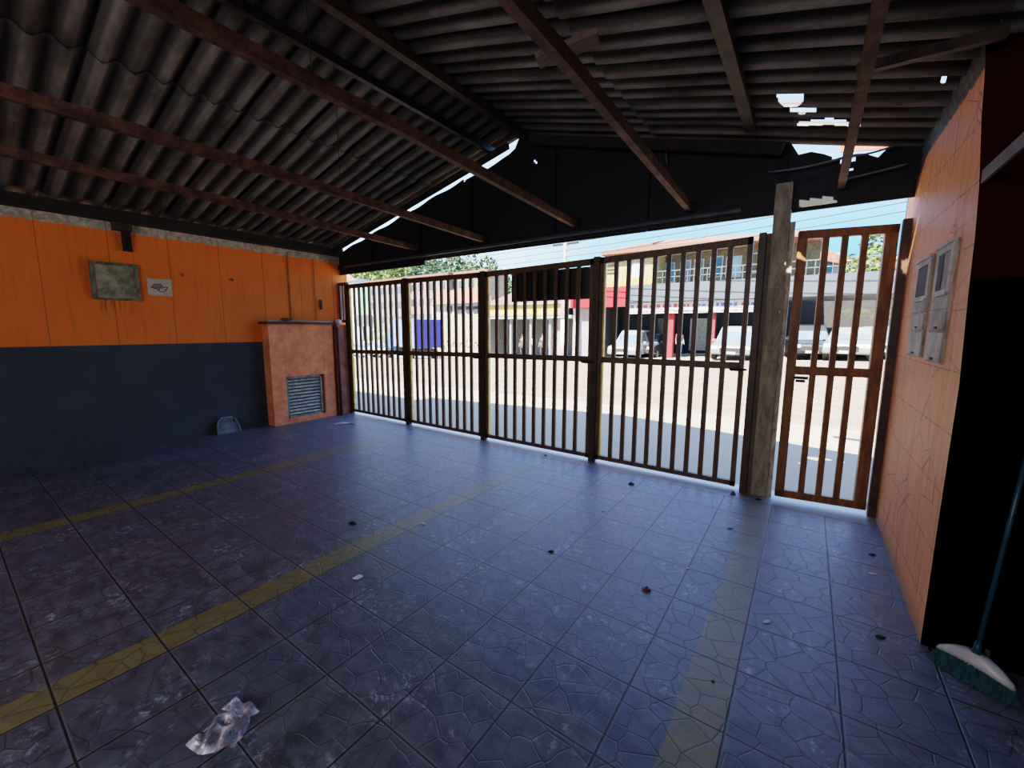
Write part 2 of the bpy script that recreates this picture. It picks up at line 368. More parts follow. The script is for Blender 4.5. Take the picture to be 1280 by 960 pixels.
# ---- beams, purlins
C = [(-.026,-.038),(.026,-.038),(.026,-.03),(-.018,-.03),(-.018,.03),(.026,.03),(.026,.038),(-.026,.038)]
where = ['along the left wall side, farthest from the middle', 'second from the left wall', 'left of the roof peak opening, widest looking in the picture', 'under the right roof slope with a timber scrap across it', 'nearest the right wall, passing the roof holes']
for k, (x, zf, zn) in enumerate([(-5.01, 2.82, 2.93), (-3.67, 2.79, 2.89), (-2.31, 2.81, 2.98), (-1.06, 2.80, 2.94), (.13, 2.80, 2.96)]):
    b = MB(); b.prof((x, 4.55, zf), (x, 2.0, (zf+zn)/2+.02), C); b.prof((x, 2.0, (zf+zn)/2+.02), (x, -3.55, zn), C)
    o = b.build('steel_beam', m_rust); tag(o, 'rusty steel roof tie beam ' + where[k], 'beam')
b = MB().box(-7.42, -7.04, -3.55, 4.6, 2.902, 3.03); tag(b.build('wall_plate', m_blackwood), 'dark sooty timber plate lying on top of the orange left wall', 'beam')
b = MB().prof((-3.46, 4.5, 3.84), (-3.42, -3.5, 3.86), [(x*1.0, y) for x, y in C]); tag(b.build('roof_purlin', m_darksteel), 'dark glossy steel purlin just left of the roof ridge', 'beam')
b = MB().box(-3.04, -2.96, -3.5, 4.45, 3.88, 3.98); tag(b.build('ridge_beam', m_rust2), 'brown timber ridge beam at the peak of the roof', 'beam')
b = MB().bar((-.52, 4.15, 3.27), (-.54, -3.5, 3.27), .075, .09); tag(b.build('roof_purlin', m_rust2), 'brown timber purlin against the right roof slope above the black gable', 'beam')
a0, a1 = at(1070, 88, 1, 3.0), at(1250, 42, 1, 3.0)
b = MB().bar(a0, a1+(a1-a0)*.05, .04, .05); tag(b.build('tie_bar', m_rust2), 'thin brown tie bar running from the rightmost beam to the right wall top', 'beam')
b = MB().bar(at(745, 0, 1, 2.0)*0+at(672, 76, 2, 3.05), at(748, 46, 2, 3.1), .10, .03); tag(b.build('timber_scrap', mat('grey_brown_plank', (.15, .10, .08), .8, stretch=(1, 6, 1))), 'short weathered timber scrap lying across the right slope beam', 'plank')
p0 = at(1230, 217, 1, 2.86)
b = MB().bar((p0.x+.01, 2.91, p0.z), (p0.x+.03, 1.2, p0.z+.03), .012, .06); tag(b.build('flat_bar', mat('dull_grey_steel', (.20, .17, .16), .5, .3)), 'dull grey flat bar sticking out of the dark red wall at right', 'bar')

# wires under the roof
def wire(name, pts, label, r=.006, m=None, sag=0, cat='cable'):
    q = []
    for a, c in zip(pts, pts[1:]):
        a, c = Vector(a), Vector(c)
        for i in range(8): t = i/8; q.append(a.lerp(c, t)-Vector((0, 0, sag*4*t*(1-t))))
    q.append(Vector(pts[-1]))
    return tag(MB().tube(q, r, 6).build(name, m or m_darksteel, smooth=True), label, cat)
wire('hanger_wire', [(-2.31, 1.35, 3.83), (-2.31, 1.37, 2.97)], 'thin hanger wire dropping from the roof to the steel beam left of the peak', .003)
wire('hanger_wire', [(-3.67, 2.4, 3.9), (-3.67, 2.4, 2.86)], 'thin hanger wire dropping from the roof onto the second steel beam', .003)
wire('roof_cable', [at(960, 215, 1, 4.5), at(1060, 195, 1, 4.5), at(1122, 180, 1, 4.5)], 'grey cable drooping across the broken gable beside the right wall', .008, mat('grey_cable', (.2, .2, .2), .5), .02)
wire('roof_cable', [at(1048, 226, 1, 4.48), at(1090, 216, 1, 4.48), at(1134, 205, 1, 4.48)], 'short grey cable below the broken gable corner', .008, MATS['grey_cable'])
wire('roof_cable', [at(818, 160, 1, 4.56), at(822, 175, 1, 4.55), at(832, 190, 1, 4.55), at(834, 205, 1, 4.56)], 'pale frayed cable loop hanging on the black gable', .007, MATS['grey_cable'])

# ---- black gable cladding with its lintel
def gtop(x):
    if x < -3.2: return 2.965+(x+7.2)*(3.94-3.03)/4.0 + .012*math.sin(x*9) - (.03 if -4.1 < x < -3.3 else 0)
    t = 4.04-.265*(x+3.11)-.012
    if -.21 < x < .39: t -= .12 + .02*math.sin(x*19)
    
    return t
def gbot(x): return 2.575 if x < -4.93 else 2.64
gc = thing('gable_cladding', (-3.3, 4.62, 2.58), 'black board cladding closing the gable above the gate', 'cladding')
cuts = [-7.25, -6.2, -4.93, -3.95, -2.63, -1.5, -.28, .62]
dots = [at(668, 201, 1, 4.61), at(580, 226, 1, 4.61), at(779, 168, 1, 4.61), at(823, 160, 1, 4.61), at(670, 203, 1, 4.61)]
gouges = [(at(1044, 196, 1, 4.61), .02, .015), (at(1060, 200, 1, 4.61), .05, .018), (at(1061, 212, 1, 4.61), .03, .010), (at(1054, 206, 1, 4.61), .014, .012), (at(873, 268, 1, 4.61), .008, .008)]
hs = [(p.x, p.z, .016, .016) for p in dots] + [(p.x, p.z, a, c) for p, a, c in gouges]
for x0, x1 in zip(cuts, cuts[1:]):
    b = MB(); xs = {x0+.003, x1-.003}
    xx = x0
    while xx < x1-.1: xx += .09; xs.add(min(xx, x1-.004))
    loc = [h for h in hs if x0 < h[0] < x1]
    for h in loc: xs |= {h[0]-h[2], h[0], h[0]+h[2]}
    xs = sorted(xs)
    for a, c in zip(xs, xs[1:]):
        if c-a < 1e-4: continue
        zc = sorted({0.0, 1.0})
        def Z(x, t): return gbot(x0+.1)+(gtop(x)-gbot(x0+.1))*t if not isinstance(t, tuple) else t[0]
        segs = [(0., None)]
        zl = [('t', 0)]
        mids = [h for h in loc if abs((a+c)/2-h[0]) < h[2]]
        lv = [0.]+sum([[(h[1]-h[3],), (h[1]+h[3],)] for h in sorted(mids, key=lambda h: h[1])], [])+[1.]
        for i, (l0, l1) in enumerate(zip(lv, lv[1:])):
            if i % 2 == 1: continue
            pts = [(a, Z(a, l0)), (c, Z(c, l0)), (c, Z(c, l1)), (a, Z(a, l1))]
            if pts[2][1]-pts[1][1] < .002: continue
            b.ext(pts, 1, 4.61, 4.632)
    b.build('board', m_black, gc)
b = MB(); b.tube([(-6.95, 4.555, 2.70), (-.60, 4.555, 2.715)], .022, 8); b.build('lintel_pipe', mat('dusty_pipe', (.10, .095, .10), .5, .2), gc)
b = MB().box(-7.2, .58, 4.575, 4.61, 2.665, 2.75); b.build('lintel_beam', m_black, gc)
for x in (-6.2, -5.0, -3.95, -2.63, -1.5, -.28): B(x-.018, x+.018, 4.575, 4.61, 2.75, gtop(x)-.03).build('frame_bar', mat('black_frame', (.002, .002, .003), .7), gc)
# front verge timber following the roof
b = MB(); b.bar((-7.1, 4.42, 2.96), (-3.2, 4.42, 3.84), .05, .07); tag(b.build('verge_rafter', m_blackwood), 'dark rafter under the left roof edge beside the bright gap', 'beam')
b = MB(); b.bar((-2.9, 4.44, 3.84), (-.3, 4.44, 3.14), .05, .10); tag(b.build('verge_rafter', m_blackwood), 'dark rafter under the right roof edge above the black gable', 'beam')
# torn red sheet seen through the broken corner
p = [at(1052, 160, 1, 5.4), at(1118, 157, 1, 5.4), at(1114, 185, 1, 5.4), at(1050, 190, 1, 5.4)]
b = MB().add([*p, *[q+Vector((0, .02, 0)) for q in p]], [(0,1,2,3),(7,6,5,4),(0,4,5,1),(1,5,6,2),(2,6,7,3),(3,7,4,0)])
tag(b.build('awning_flap', mat('faded_orange_tarp', (.55, .17, .07), .7, var=.3, scale=3, c2=(.5, .06, .04))), 'faded orange tarp flap seen through the broken gable corner', 'tarp')

# ------------------------------------------------------------------ things on the left wall
x = -7.195
t = thing('meter_box_cover', (x, 1.48, 1.93), 'square rendered grey panel with a worn frame on the orange wall', 'panel')
m_pl = mat('mouldy_render', (.36, .33, .22), .85, 0, .4, 7, c2=(.15, .14, .085), bmp=.4)
b = MB(); b.box(x-.02, x+.035, 1.25, 1.70, 1.94, 2.40); b.build('panel', m_pl, t)
b = MB(); b.box(x+.03, x+.05, 1.25, 1.285, 1.94, 2.40); b.box(x+.03, x+.05, 1.665, 1.70, 1.94, 2.40); b.box(x+.03, x+.05, 1.285, 1.665, 2.365, 2.40); b.box(x+.03, x+.05, 1.285, 1.665, 1.94, 1.965)
b.build('frame', mat('mouldy_frame', (.26, .23, .15), .85, var=.4, c2=(.09, .08, .05)), t)
t = thing('wall_sign', (x, 1.92, 2.02), 'small white sign with a red and black folded emblem on the orange wall', 'sign')
b = MB(); b.box(x-.01, x+.008, 1.79, 2.05, 2.025, 2.245); b.build('plate', mat('yellowed_sign', (.62, .53, .43), .6, var=.15), t)
def stroke(pts, w, name, m, zc, yc, s, closed=True):
    b = MB(); q = pts+[pts[0]] if closed else pts
    for a, c in zip(q, q[1:]):
        b.bar((x+.010, yc+a[0]*s, zc+a[1]*s), (x+.010, yc+c[0]*s, zc+c[1]*s), .004, w, up=(0, -(c[1]-a[1]), (c[0]-a[0])))
    return b.build(name, m, t)
mk = mat('sign_black', (.03, .02, .02), .6); mr = mat('sign_red', (.40, .07, .06), .6)
stroke([(-1, -.05), (-.62, .45), (.1, .5), (.32, .1), (.9, .12), (.5, -.5), (0, -.62), (-.22, -.38), (-.05, -.05), (.25, -.02)], .009, 'emblem_outline', mk, 2.13, 1.92, .092, False)
stroke([(-1, -.05), (-.35, -.2), (-.22, -.38)], .009, 'emblem_outline', mk, 2.13, 1.92, .092, False)
b = MB().ext([(1.92+a*.092, 2.13+c*.092) for a, c in [(-.85, -.03), (-.58, .36), (.05, .40), (.2, .05), (-.15, -.1), (-.3, -.15)]], 0, x+.0085, x+.0095); b.build('emblem_fill', mat('sign_pink', (.55, .24, .20), .6), t)
t = thing('wall_bracket', (-7.19, 1.62, 2.55), 'broken dark timber bracket stub at the top of the orange wall', 'bracket')
b = MB(); b.box(-7.21, -7.13, 1.585, 1.665, 2.56, 2.86); b.box(-7.21, -7.10, 1.5, 1.68, 2.80, 2.90); b.build('stub', m_rust2, t)
b = MB(); b.box(-7.13, -7.115, 1.60, 1.612, 2.57, 2.80); b.box(-7.13, -7.115, 1.642, 1.654, 2.57, 2.80); b.build('straps', m_darksteel, t)
b = MB(); b.tube([(-7.185, 3.66, 1.7), (-7.185, 3.66, 2.85)], .014, 8); b.tube([(-7.18, 4.10, 1.7), (-7.18, 4.10, 2.8)], .008, 8)
tag(b.build('conduit', mat('orange_painted_pipe', (.62, .21, .04), .5)), 'thin orange painted conduit climbing the wall above the brick enclosure', 'pipe')
b = MB().box(-7.2, -7.17, 4.18, 4.215, 1.93, 2.10); tag(b.build('wall_hook', mat('dark_red_iron', (.12, .02, .01), .6)), 'small dark red iron plate on the orange wall beside the gate', 'plate')

# enclosure
m_enc = mat('salmon_orange_render', (.95, .34, .15), .7, 0, .22, 5, c2=(.72, .235, .10), bmp=.3)
t = thing('meter_enclosure', (-7.08, 3.72, 0), 'waist-high orange masonry enclosure with a louvred vent beside the gate', 'enclosure')
X0, X1, Y0, Y1 = -7.2, -6.98, 3.17, 4.27; a, c, d, e = 3.40, 4.07, .09, .79
b = MB(); b.box(X0+.1, X1, Y0, a, 0, 1.66); b.box(X0+.1, X1, c, Y1, 0, 1.66); b.box(X0+.1, X1, a, c, 0, d); b.box(X0+.1, X1, a, c, e, 1.66); b.box(X0, X0+.1, Y0, Y1, 0, 1.66)
b.build('body', m_enc, t, bevel=.004)
b = MB(); b.box(X0, X1+.05, Y0-.04, Y1+.02, 1.66, 1.695); b.build('cap_slab', mat('dark_red_slab', (.13, .045, .035), .6, var=.4), t)
b = MB(); x_ = X1-.055
for (y0, y1, z0, z1) in ((a, a+.035, d, e), (c-.035-.04, c-.04, d, e), (a, c-.04, e-.04, e-.005), (a, c-.04, d, d+.035)): b.box(x_, x_+.035, y0, y1, z0, z1)
g_ = b.build('vent_grille', mat('grey_louvre_metal', (.34, .335, .29), .5, .2, .35, 12, c2=(.16, .15, .12)), t)
b = MB()
for k in range(11):
    z = d+.05+k*.056; b.add([(x_+.028, a+.03, z), (x_+.028, c-.07, z), (x_, c-.07, z+.035), (x_, a+.03, z+.035), (x_+.022, a+.03, z-.004), (x_+.022, c-.07, z-.004), (x_-.006, c-.07, z+.031), (x_-.006, a+.03, z+.031)], [(0,1,2,3),(7,6,5,4),(0,4,5,1),(2,6,7,3),(1,5,6,2),(0,3,7,4)])
b.build('louvre', mat('pale_louvre_slats', (.52, .50, .42), .45, .1, .3, 14), g_)
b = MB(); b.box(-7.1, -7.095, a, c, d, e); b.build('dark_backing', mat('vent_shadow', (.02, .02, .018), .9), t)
# pipe and lamp lying on the cap
b = MB(); b.tube([(-7.02, 3.18, 1.715), (-7.0, 3.42, 1.712), (-6.99, 3.9, 1.71), (-6.97, 4.30, 1.706)], .012, 8)
tag(b.build('cable', mat('cream_cable', (.62, .50, .42), .5), smooth=True), 'cream cable lying along the top of the orange enclosure', 'cable')
b = MB(); b.ball((-6.99, 3.46, 1.735), .05, 1.0, 1.5, .6, 10, .12); tag(b.build('rag', mat('grey_rag', (.16, .12, .10), .8)), 'small crumpled grey lump on top of the orange enclosure', 'rag')
t = thing('bulkhead_lamp', (-6.95, 4.36, 1.70), 'round white lamp bulb at the corner of the orange enclosure', 'lamp')
b = MB(); b.ball((-6.93, 4.36, 1.715), .055, 1, 1.1, .85, 12); b.build('globe', mat('cream_glass_globe', (.92, .87, .78), .25, bmp=0), t, smooth=True)
b = MB(); b.tube([(-6.97, 4.30, 1.69), (-6.955, 4.33, 1.70)], .03, 10); b.build('socket', m_darksteel, t)
b = MB(); b.tube([(-6.93, 4.33, 0.0), (-6.93, 4.33, 1.62)], .022, 10); tag(b.build('drain_pipe', mat('dark_brown_pipe', (.06, .02, .014), .5), smooth=True), 'dark brown vertical pipe between the orange enclosure and the gate', 'pipe')
b = MB(); b.box(-7.2, -6.99, 4.37, 4.55, 0, 1.66); tag(b.build('gate_pier', mat('pinkish_render', (.60, .26, .18), .7)), 'short pinkish rendered pier between the enclosure pipe and the gate', 'pier')

# dustpan leaning on the slate-coloured wall
t = thing('dustpan', (-7.12, 2.55, 0), 'grey plastic dustpan standing upright against the slate painted wall', 'dustpan')
yc, h0 = 2.555, .24
b = MB()
out = [(-.15, 0), (-.145, .12), (-.12, .2), (-.07, h0), (.06, h0), (.11, .2), (.14, .10), (.15, .0)]
b.add([(-7.11-.06*z/.24, yc+y, z+.002) for y, z in out]+[(-7.10-.06*z/.24, yc+y, z+.002) for y, z in out], [tuple(range(8)), tuple(range(15, 7, -1))]+[(i, (i+1) % 8, 8+(i+1) % 8, 8+i) for i in range(8)])
b.build('pan', mat('grey_plastic', (.20, .21, .24), .4), t)
b = MB()
for p, q in zip(out[:-1], out[1:]):
    b.bar((-7.085-.06*p[1]/.24, yc+p[0], p[1]+.004), (-7.085-.06*q[1]/.24, yc+q[0], q[1]+.004), .05, .008, up=(0, -(q[1]-p[1]), (q[0]-p[0])))
b.build('rim', mat('light_grey_plastic', (.36, .37, .42), .4), t)
b = MB(); b.tube([(-7.09, yc-.04, .17), (-7.06, yc-.04, .25), (-7.06, yc+.03, .25), (-7.09, yc+.03, .17)], .010, 8); b.build('handle', MATS['light_grey_plastic'], t, smooth=True)

# ------------------------------------------------------------------ gate
GY = 4.58
posts = [-6.965, -5.36, -3.735, -2.035, -.44]
tops = [2.385, 2.385, 2.375, 2.41, 2.462]; mids = [1.17, 1.20, 1.225, 1.245, 1.25]; bots = [.075, .085, .09, .07, .09]
names = ['first full panel from the left wall', 'second panel from the left wall', 'third panel, carrying the black plate', 'rightmost sliding panel beside the concrete post']
def gate_panel(k):
    xa, xb = posts[k]+.04, posts[k+1]-.04
    t = thing('bar_gate', ((xa+xb)/2, GY, 0), 'ochre brown steel bar gate, '+names[k], 'gate')
    za, zb = tops[k], tops[k+1]-(.0 if k < 3 else .0); ma, mb_ = mids[k], mids[k+1]
    if k == 3: ma = 1.245
    w = .045
    b = MB()
    for xx, zt in ((xa+w/2, za), (xb-w/2, zb)): b.box(xx-w/2, xx+w/2, GY-.025, GY+.025, .035, zt-.002)
    b.bar((xa, GY, za-.036), (xb, GY, zb-.036), .05, .072); b.bar((xa, GY, .065), (xb, GY, .065), .05, .05)
    b.build('frame', m_gate, t, bevel=.003)
    b = MB(); b.bar((xa+w, GY, ma), (xb-w, GY, mb_), .045, .068); b.build('mid_rail', m_gate, t, bevel=.003)
    n = 9
    for i in range(n):
        f = (i+1)/(n+1); xx = xa+w+(xb-xa-2*w)*f; m_ = ma+(mb_-ma)*f; tz = za+(zb-za)*f-.072
        MB().box(xx-.023, xx+.023, GY-.014, GY+.014, m_+.03, tz).build('bar', m_gate, t)
        MB().box(xx-.023, xx+.023, GY-.014, GY+.014, .09, m_-.03).build('bar', m_gate, t)
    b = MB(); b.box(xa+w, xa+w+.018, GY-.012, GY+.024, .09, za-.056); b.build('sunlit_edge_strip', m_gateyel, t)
    b = MB(); b.box(xb-.11, xb+.0, GY-.05, GY-.025, mb_-.05, mb_-.015); b.tube([(xb-.12, GY-.045, mb_-.032), (xb+.03, GY-.045, mb_-.032)], .011, 8); b.build('latch', m_darksteel, t)
    return t
GP = [gate_panel(k) for k in range(4)]
for k, x in enumerate(posts[:4]):
    if k == 0: continue
    lab = ['', 'second dark gate post from the left', 'third dark gate post, left of the black plate', 'thick dark gate post right of the black plate'][k]
    t = thing('gate_post', (x, GY, 0), lab, 'post')
    b = MB(); b.box(x-.038, x+.038, GY-.04, GY+.03, 0, tops[k]+.012); b.build('post', mat('dark_brown_post', (.075, .036, .018), .5, var=.3), t, bevel=.003)
    b = MB(); b.box(x+.02, x+.05, GY-.055, GY-.04, 0, .14); b.tube([(x+.045, GY-.052, .0), (x+.045, GY-.052, .20)], .009, 8); b.build('drop_bolt', m_darksteel, t)
# narrow fixed infill over the enclosure
t = thing('gate_infill', (-7.1, GY, 1.70), 'narrow fixed bar infill of the gate above the orange enclosure', 'gate')
b = MB(); b.box(-7.2, -7.155, GY-.02, GY+.02, 1.70, 2.42); b.box(-7.2, -6.93, GY-.022, GY+.022, 2.38, 2.43); b.box(-7.2, -7.0, GY-.02, GY+.02, 1.70, 1.745); b.build('frame', m_gate, t)
MB().box(-7.10, -7.07, GY-.012, GY+.012, 1.745, 2.38).build('bar', m_gate, t)
b = MB(); b.box(-7.0, -6.93, GY-.03, GY+.03, 0, 2.40); tag(b.build('gate_post', MATS['dark_brown_post'] if 'dark_brown_post' in MATS else m_gate), 'dark gate post at the far left beside the orange enclosure', 'post')
# black plate hung on panel three
t = GP[2]
b = MB(); pts = []
nx = 24
for i in range(nx+1):
    xx = -3.29+1.14*i/nx; pts.append((xx, 4.625+(.008 if i % 3 == 0 else 0)))
b.ext(pts+[(q[0], q[1]+.003) for q in pts[::-1]], 2, 1.955, 2.33); pl = tag(b.build('cover_plate', mat('black_sheet_metal', (.020, .012, .010), .6), t), 'matt black ribbed metal plate behind the upper bars')
b = MB(); b.box(-3.29, -2.15, 4.615, 4.64, 2.30, 2.318); b.build('top_batten', m_darksteel, pl)
# steel end post, concrete post
t = thing('steel_column', (-.375, 4.60, 0), 'dark brown steel column touching the left of the concrete post', 'post')
b = MB(); b.box(-.435, -.375, 4.53, 4.62, 0, 2.48); b.build('column', MATS['dark_brown_post'], t, bevel=.003)
b = MB(); b.box(-.375, -.335, 4.56, 4.64, 0, 2.47); b.build('side_channel', mat('grey_brown_channel', (.13, .095, .07), .6), t)
b = MB(); b.box(-.335, -.205, 4.52, 4.66, 0, 2.885); tag(b.build('concrete_post', m_conc, bevel=.008), 'bare concrete post rising from the floor to the black gable', 'post')
b = MB(); b.box(-.205, -.165, 4.56, 4.62, 0, 2.55); tag(b.build('jamb_strip', mat('peeling_pale_jamb', (.52, .48, .40), .8, 0, .4, 14, (4, 4, 1), c2=(.25, .22, .17))), 'peeling pale door jamb between the concrete post and small gate', 'jamb')
# pedestrian gate
A = Vector((-.135, 4.50, 0)); D = Vector((.53, 4.59, 0)); u = (D-A).normalized(); t = thing('pedestrian_gate', (A+D)/2, 'orange brown narrow pedestrian gate between concrete post and right wall', 'gate')
L_ = (D-A).length
def P(s, z): return A+u*s+Vector((0, 0, z))
b = MB(); w = .07
for s in (w/2, L_-w/2-.01): b.bar(P(s, .05), P(s, 2.44), w if s < .2 else .085, .05, up=(-u.y, u.x, 0))
b.bar(P(0, 2.415), P(L_, 2.405), .05, .07); b.bar(P(0, .085), P(L_, .085), .05, .07)
b.build('frame', m_ped, t, bevel=.004)
b = MB(); b.bar(P(w, 1.24), P(L_-w, 1.24), .045, .075); b.build('mid_rail', m_ped, t, bevel=.003)
for i in range(3):
    s = w+(L_-2*w-.01)*(i+1)/4
    MB().bar(P(s, 1.275), P(s, 2.38), .046, .03, up=(-u.y, u.x, 0)).build('bar', m_ped, t)
    MB().bar(P(s, .12), P(s, 1.205), .046, .03, up=(-u.y, u.x, 0)).build('bar', m_ped, t)
b = MB(); q = P(.06, 1.20)-Vector((0, .035, 0)); b.box(q.x, q.x+.11, q.y-.015, q.y+.012, q.z-.035, q.z-.01); b.tube([q+Vector((.02, -.01, -.05)), q+Vector((.09, -.01, -.05))], .012, 8); b.build('latch', m_darksteel, t)
b = MB(); b.box(.545, .598, 4.56, 4.63, 0, 2.47); tag(b.build('gate_jamb', MATS['dark_brown_post']), 'dark narrow gate jamb against the salmon wall', 'jamb')

# ------------------------------------------------------------------ meter boxes on the right wall
m_mb = mat('weathered_grey_box', (.42, .38, .30), .6, 0, .35, 9, (1, 1, .6), c2=(.20, .17, .13)); m_mb2 = mat('box_dark', (.012, .012, .012), .7); m_mbf = mat('pale_box_frame', (.55, .50, .42), .6, var=.3)
for (y0, y1, z0, z1, lab, full) in ((3.62, 4.03, 1.43, 2.05, 'tall narrow weathered meter box on the salmon wall, nearer the gate', 1), (3.12, 3.48, 1.42, 2.06, 'tall narrow weathered meter box on the salmon wall, nearer the dark corner', 0)):
    x = .6; t = thing('electric_meter_box', (x, (y0+y1)/2, z0), lab, 'meter box')
    B(x-.010, x+.02, y0, y1, z0, z1).build('case', m_mb, t, bevel=.004)
    zt = z0+(z1-z0)*.60
    b = MB(); fx = x-.018; b.box(fx, x-.008, y0, y0+.06, zt, z1); b.box(fx, x-.008, y1-.06, y1, zt, z1); b.box(fx, x-.008, y0+.06, y1-.06, z1-.035, z1); b.box(fx, x-.008, y0+.06, y1-.06, zt-.012, zt+.018); b.box(x-.026, x-.008, y0-.01, y1+.01, z1, z1+.016)
    b.build('window_frame', m_mbf, t)
    if full: B(x-.013, x-.009, y0+.06, y1-.06, zt+.018, z1-.035).build('open_window', m_mb2, t)
    else:
        B(x-.013, x-.009, y0+.06, y1-.06, zt+.018, z1-.035).build('window_pane', mat('dusty_pane', (.20, .19, .15), .5, var=.5, scale=14), t)
        B(x-.0155, x-.013, y0+(y1-y0)*.58, y1-.06, zt+.02, z1-.04).build('open_window', m_mb2, t)
    zz = [z0, z0+(z1-z0)*.27, z0+(z1-z0)*.45, zt-.014]
    for k in range(3):
        B(x-.017, x-.009, y0+.012, y1-.012, zz[k]+.008, zz[k+1]-.006).build('cover', m_mb if k else m_mbf, t, bevel=.003)
    for k in (0, 1): yy = (y0+y1)/2; B(x-.022, x-.017, yy-.035, yy+.02, zz[k]+.016, zz[k]+.030).build('lock_slot', m_mb2, t)

# ------------------------------------------------------------------ broom and stick
m_teal = mat('teal_bristle', (.012, .125, .155), .7, 0, .4, 60, (1, 1, .15)); m_cap = mat('white_broom_cap', (.62, .60, .60), .35, var=.1)
t = thing('broom', (.75, 2.60, 0), 'teal bristled broom with white cap and thin blue handle leaning in the corner', 'broom')
p0, p1 = Vector((.625, 2.735, 0)), Vector((.865, 2.56, 0)); dr = (p1-p0).normalized(); nn = Vector((-dr.y, dr.x, 0)); nn = nn if nn.y > 0 else -nn
def ring(z, half, wid, sh=0, n=24):
    c = (p0+p1)/2+nn*sh+Vector((0, 0, z)); return [c+dr*half*math.copysign(abs(math.cos(a))**.8, math.cos(a))+nn*wid*math.sin(a) for a in (2*PI*k/n for k in range(n))]
def loft(rings, caps=True):
    n = len(rings[0]); b = MB(); vs = sum(rings, []); fs = [(i*n+k, i*n+(k+1) % n, (i+1)*n+(k+1) % n, (i+1)*n+k) for i in range(len(rings)-1) for k in range(n)]
    if caps: fs += [tuple(range(n))[::-1], tuple(range((len(rings)-1)*n, len(rings)*n))]
    return b.add(vs, fs)
b = MB(); half = (p1-p0).length/2
for i in range(900):
    a = random.uniform(0, 2*PI); r_ = math.sqrt(random.random())
    q = Vector((half*.92*r_*math.cos(a), .032*r_*math.sin(a))); base_ = (p0+p1)/2
    top = base_+dr*q.x*.93+nn*(q.y+.012)+Vector((0, 0, .085-.035*(q.x/half)**2)); bot = base_+dr*(q.x*1.12+random.uniform(-.008, .008))+nn*(q.y*1.8-.012+random.uniform(-.006, .006))+Vector((0, 0, .003))
    s_ = .0022; b.add([top+dr*s_, top-dr*s_, bot-dr*s_*1.4, bot+dr*s_*1.4, top+nn*s_, top-nn*s_, bot-nn*s_*1.4, bot+nn*s_*1.4], [(0,1,2,3),(4,5,6,7)])
o = b.build('bristles', m_teal, t, fix=False)
rg = [[q-Vector((0, 0, .035*(((q-(p0+p1)/2).dot(dr))/half)**2)) for q in ring(z, h_, w_, .012)] for z, h_, w_ in ((.078, half*.92, .036), (.095, half*.86, .034), (.115, half*.6, .028), (.128, half*.3, .022))]
loft(rg).build('cap', m_cap, t, smooth=True)
bh = (p0+p1)/2+nn*.012+Vector((0, 0, .115)); ht = at(1280, 585, 1, 2.74); hd = (ht-bh).normalized()
b = MB(); b.tube([bh, bh+hd*.07], [.018, .012], 10); b.build('socket', mat('teal_socket', (.01, .06, .09), .4), t, smooth=True)
b = MB(); b.tube([bh+hd*.05, bh+hd*1.2], .0095, 10); b.build('handle', mat('blue_teal_handle', (.015, .08, .12), .35), t, smooth=True)
b = MB(); q0, q1 = at(1210, 812, 2, .09), at(1254, 848, 2, .012); b.tube([q0, q1], .008, 8)
tag(b.build('stick', mat('brown_stick', (.10, .065, .045), .7), smooth=True), 'thin brown stick lying behind the broom head', 'stick')
q = at(1233, 818, 2, .05); b = MB().tube([q-Vector((0, 0, .048)), q+Vector((0, 0, .03))], [.02, .011], 10); tag(b.build('bottle_neck', mat('dull_cream', (.24, .21, .17), .5), smooth=True), 'small dull cream plastic cap standing behind the broom', 'cap')

# ------------------------------------------------------------------ litter
def crumple(name, m, c, sx, sy, h, rot, label, cat, group=None, seed=0, n=9):
    rnd = random.Random(seed); b = MB(); V = []; ca, sa = math.cos(rot), math.sin(rot)
    for i in range(n+1):
        for j in range(n+1):
            a, d = i/n*2-1, j/n*2-1
            k = 1-.25*(a*a*d*d); x = a*sx*k*(1+rnd.uniform(-.16, .16)); y = d*sy*k*(1+rnd.uniform(-.16, .16))*(1-.35*abs(a)); z = .003+h*max(0, (1-a*a)*(1-d*d))*rnd.uniform(.25, 1.0)+h*.2*rnd.random()
            V.append((c[0]+x*ca-y*sa, c[1]+x*sa+y*ca, z))
    F = [(i*(n+1)+j, i*(n+1)+j+1, (i+1)*(n+1)+j+1, (i+1)*(n+1)+j) for i in range(n) for j in range(n)]
    b.add(V, F); o = b.build(name, m, fix=False)
    o.modifiers.new('thickness', 'SOLIDIFY').thickness = .0015
    return tag(o, label, cat, group) if label else o
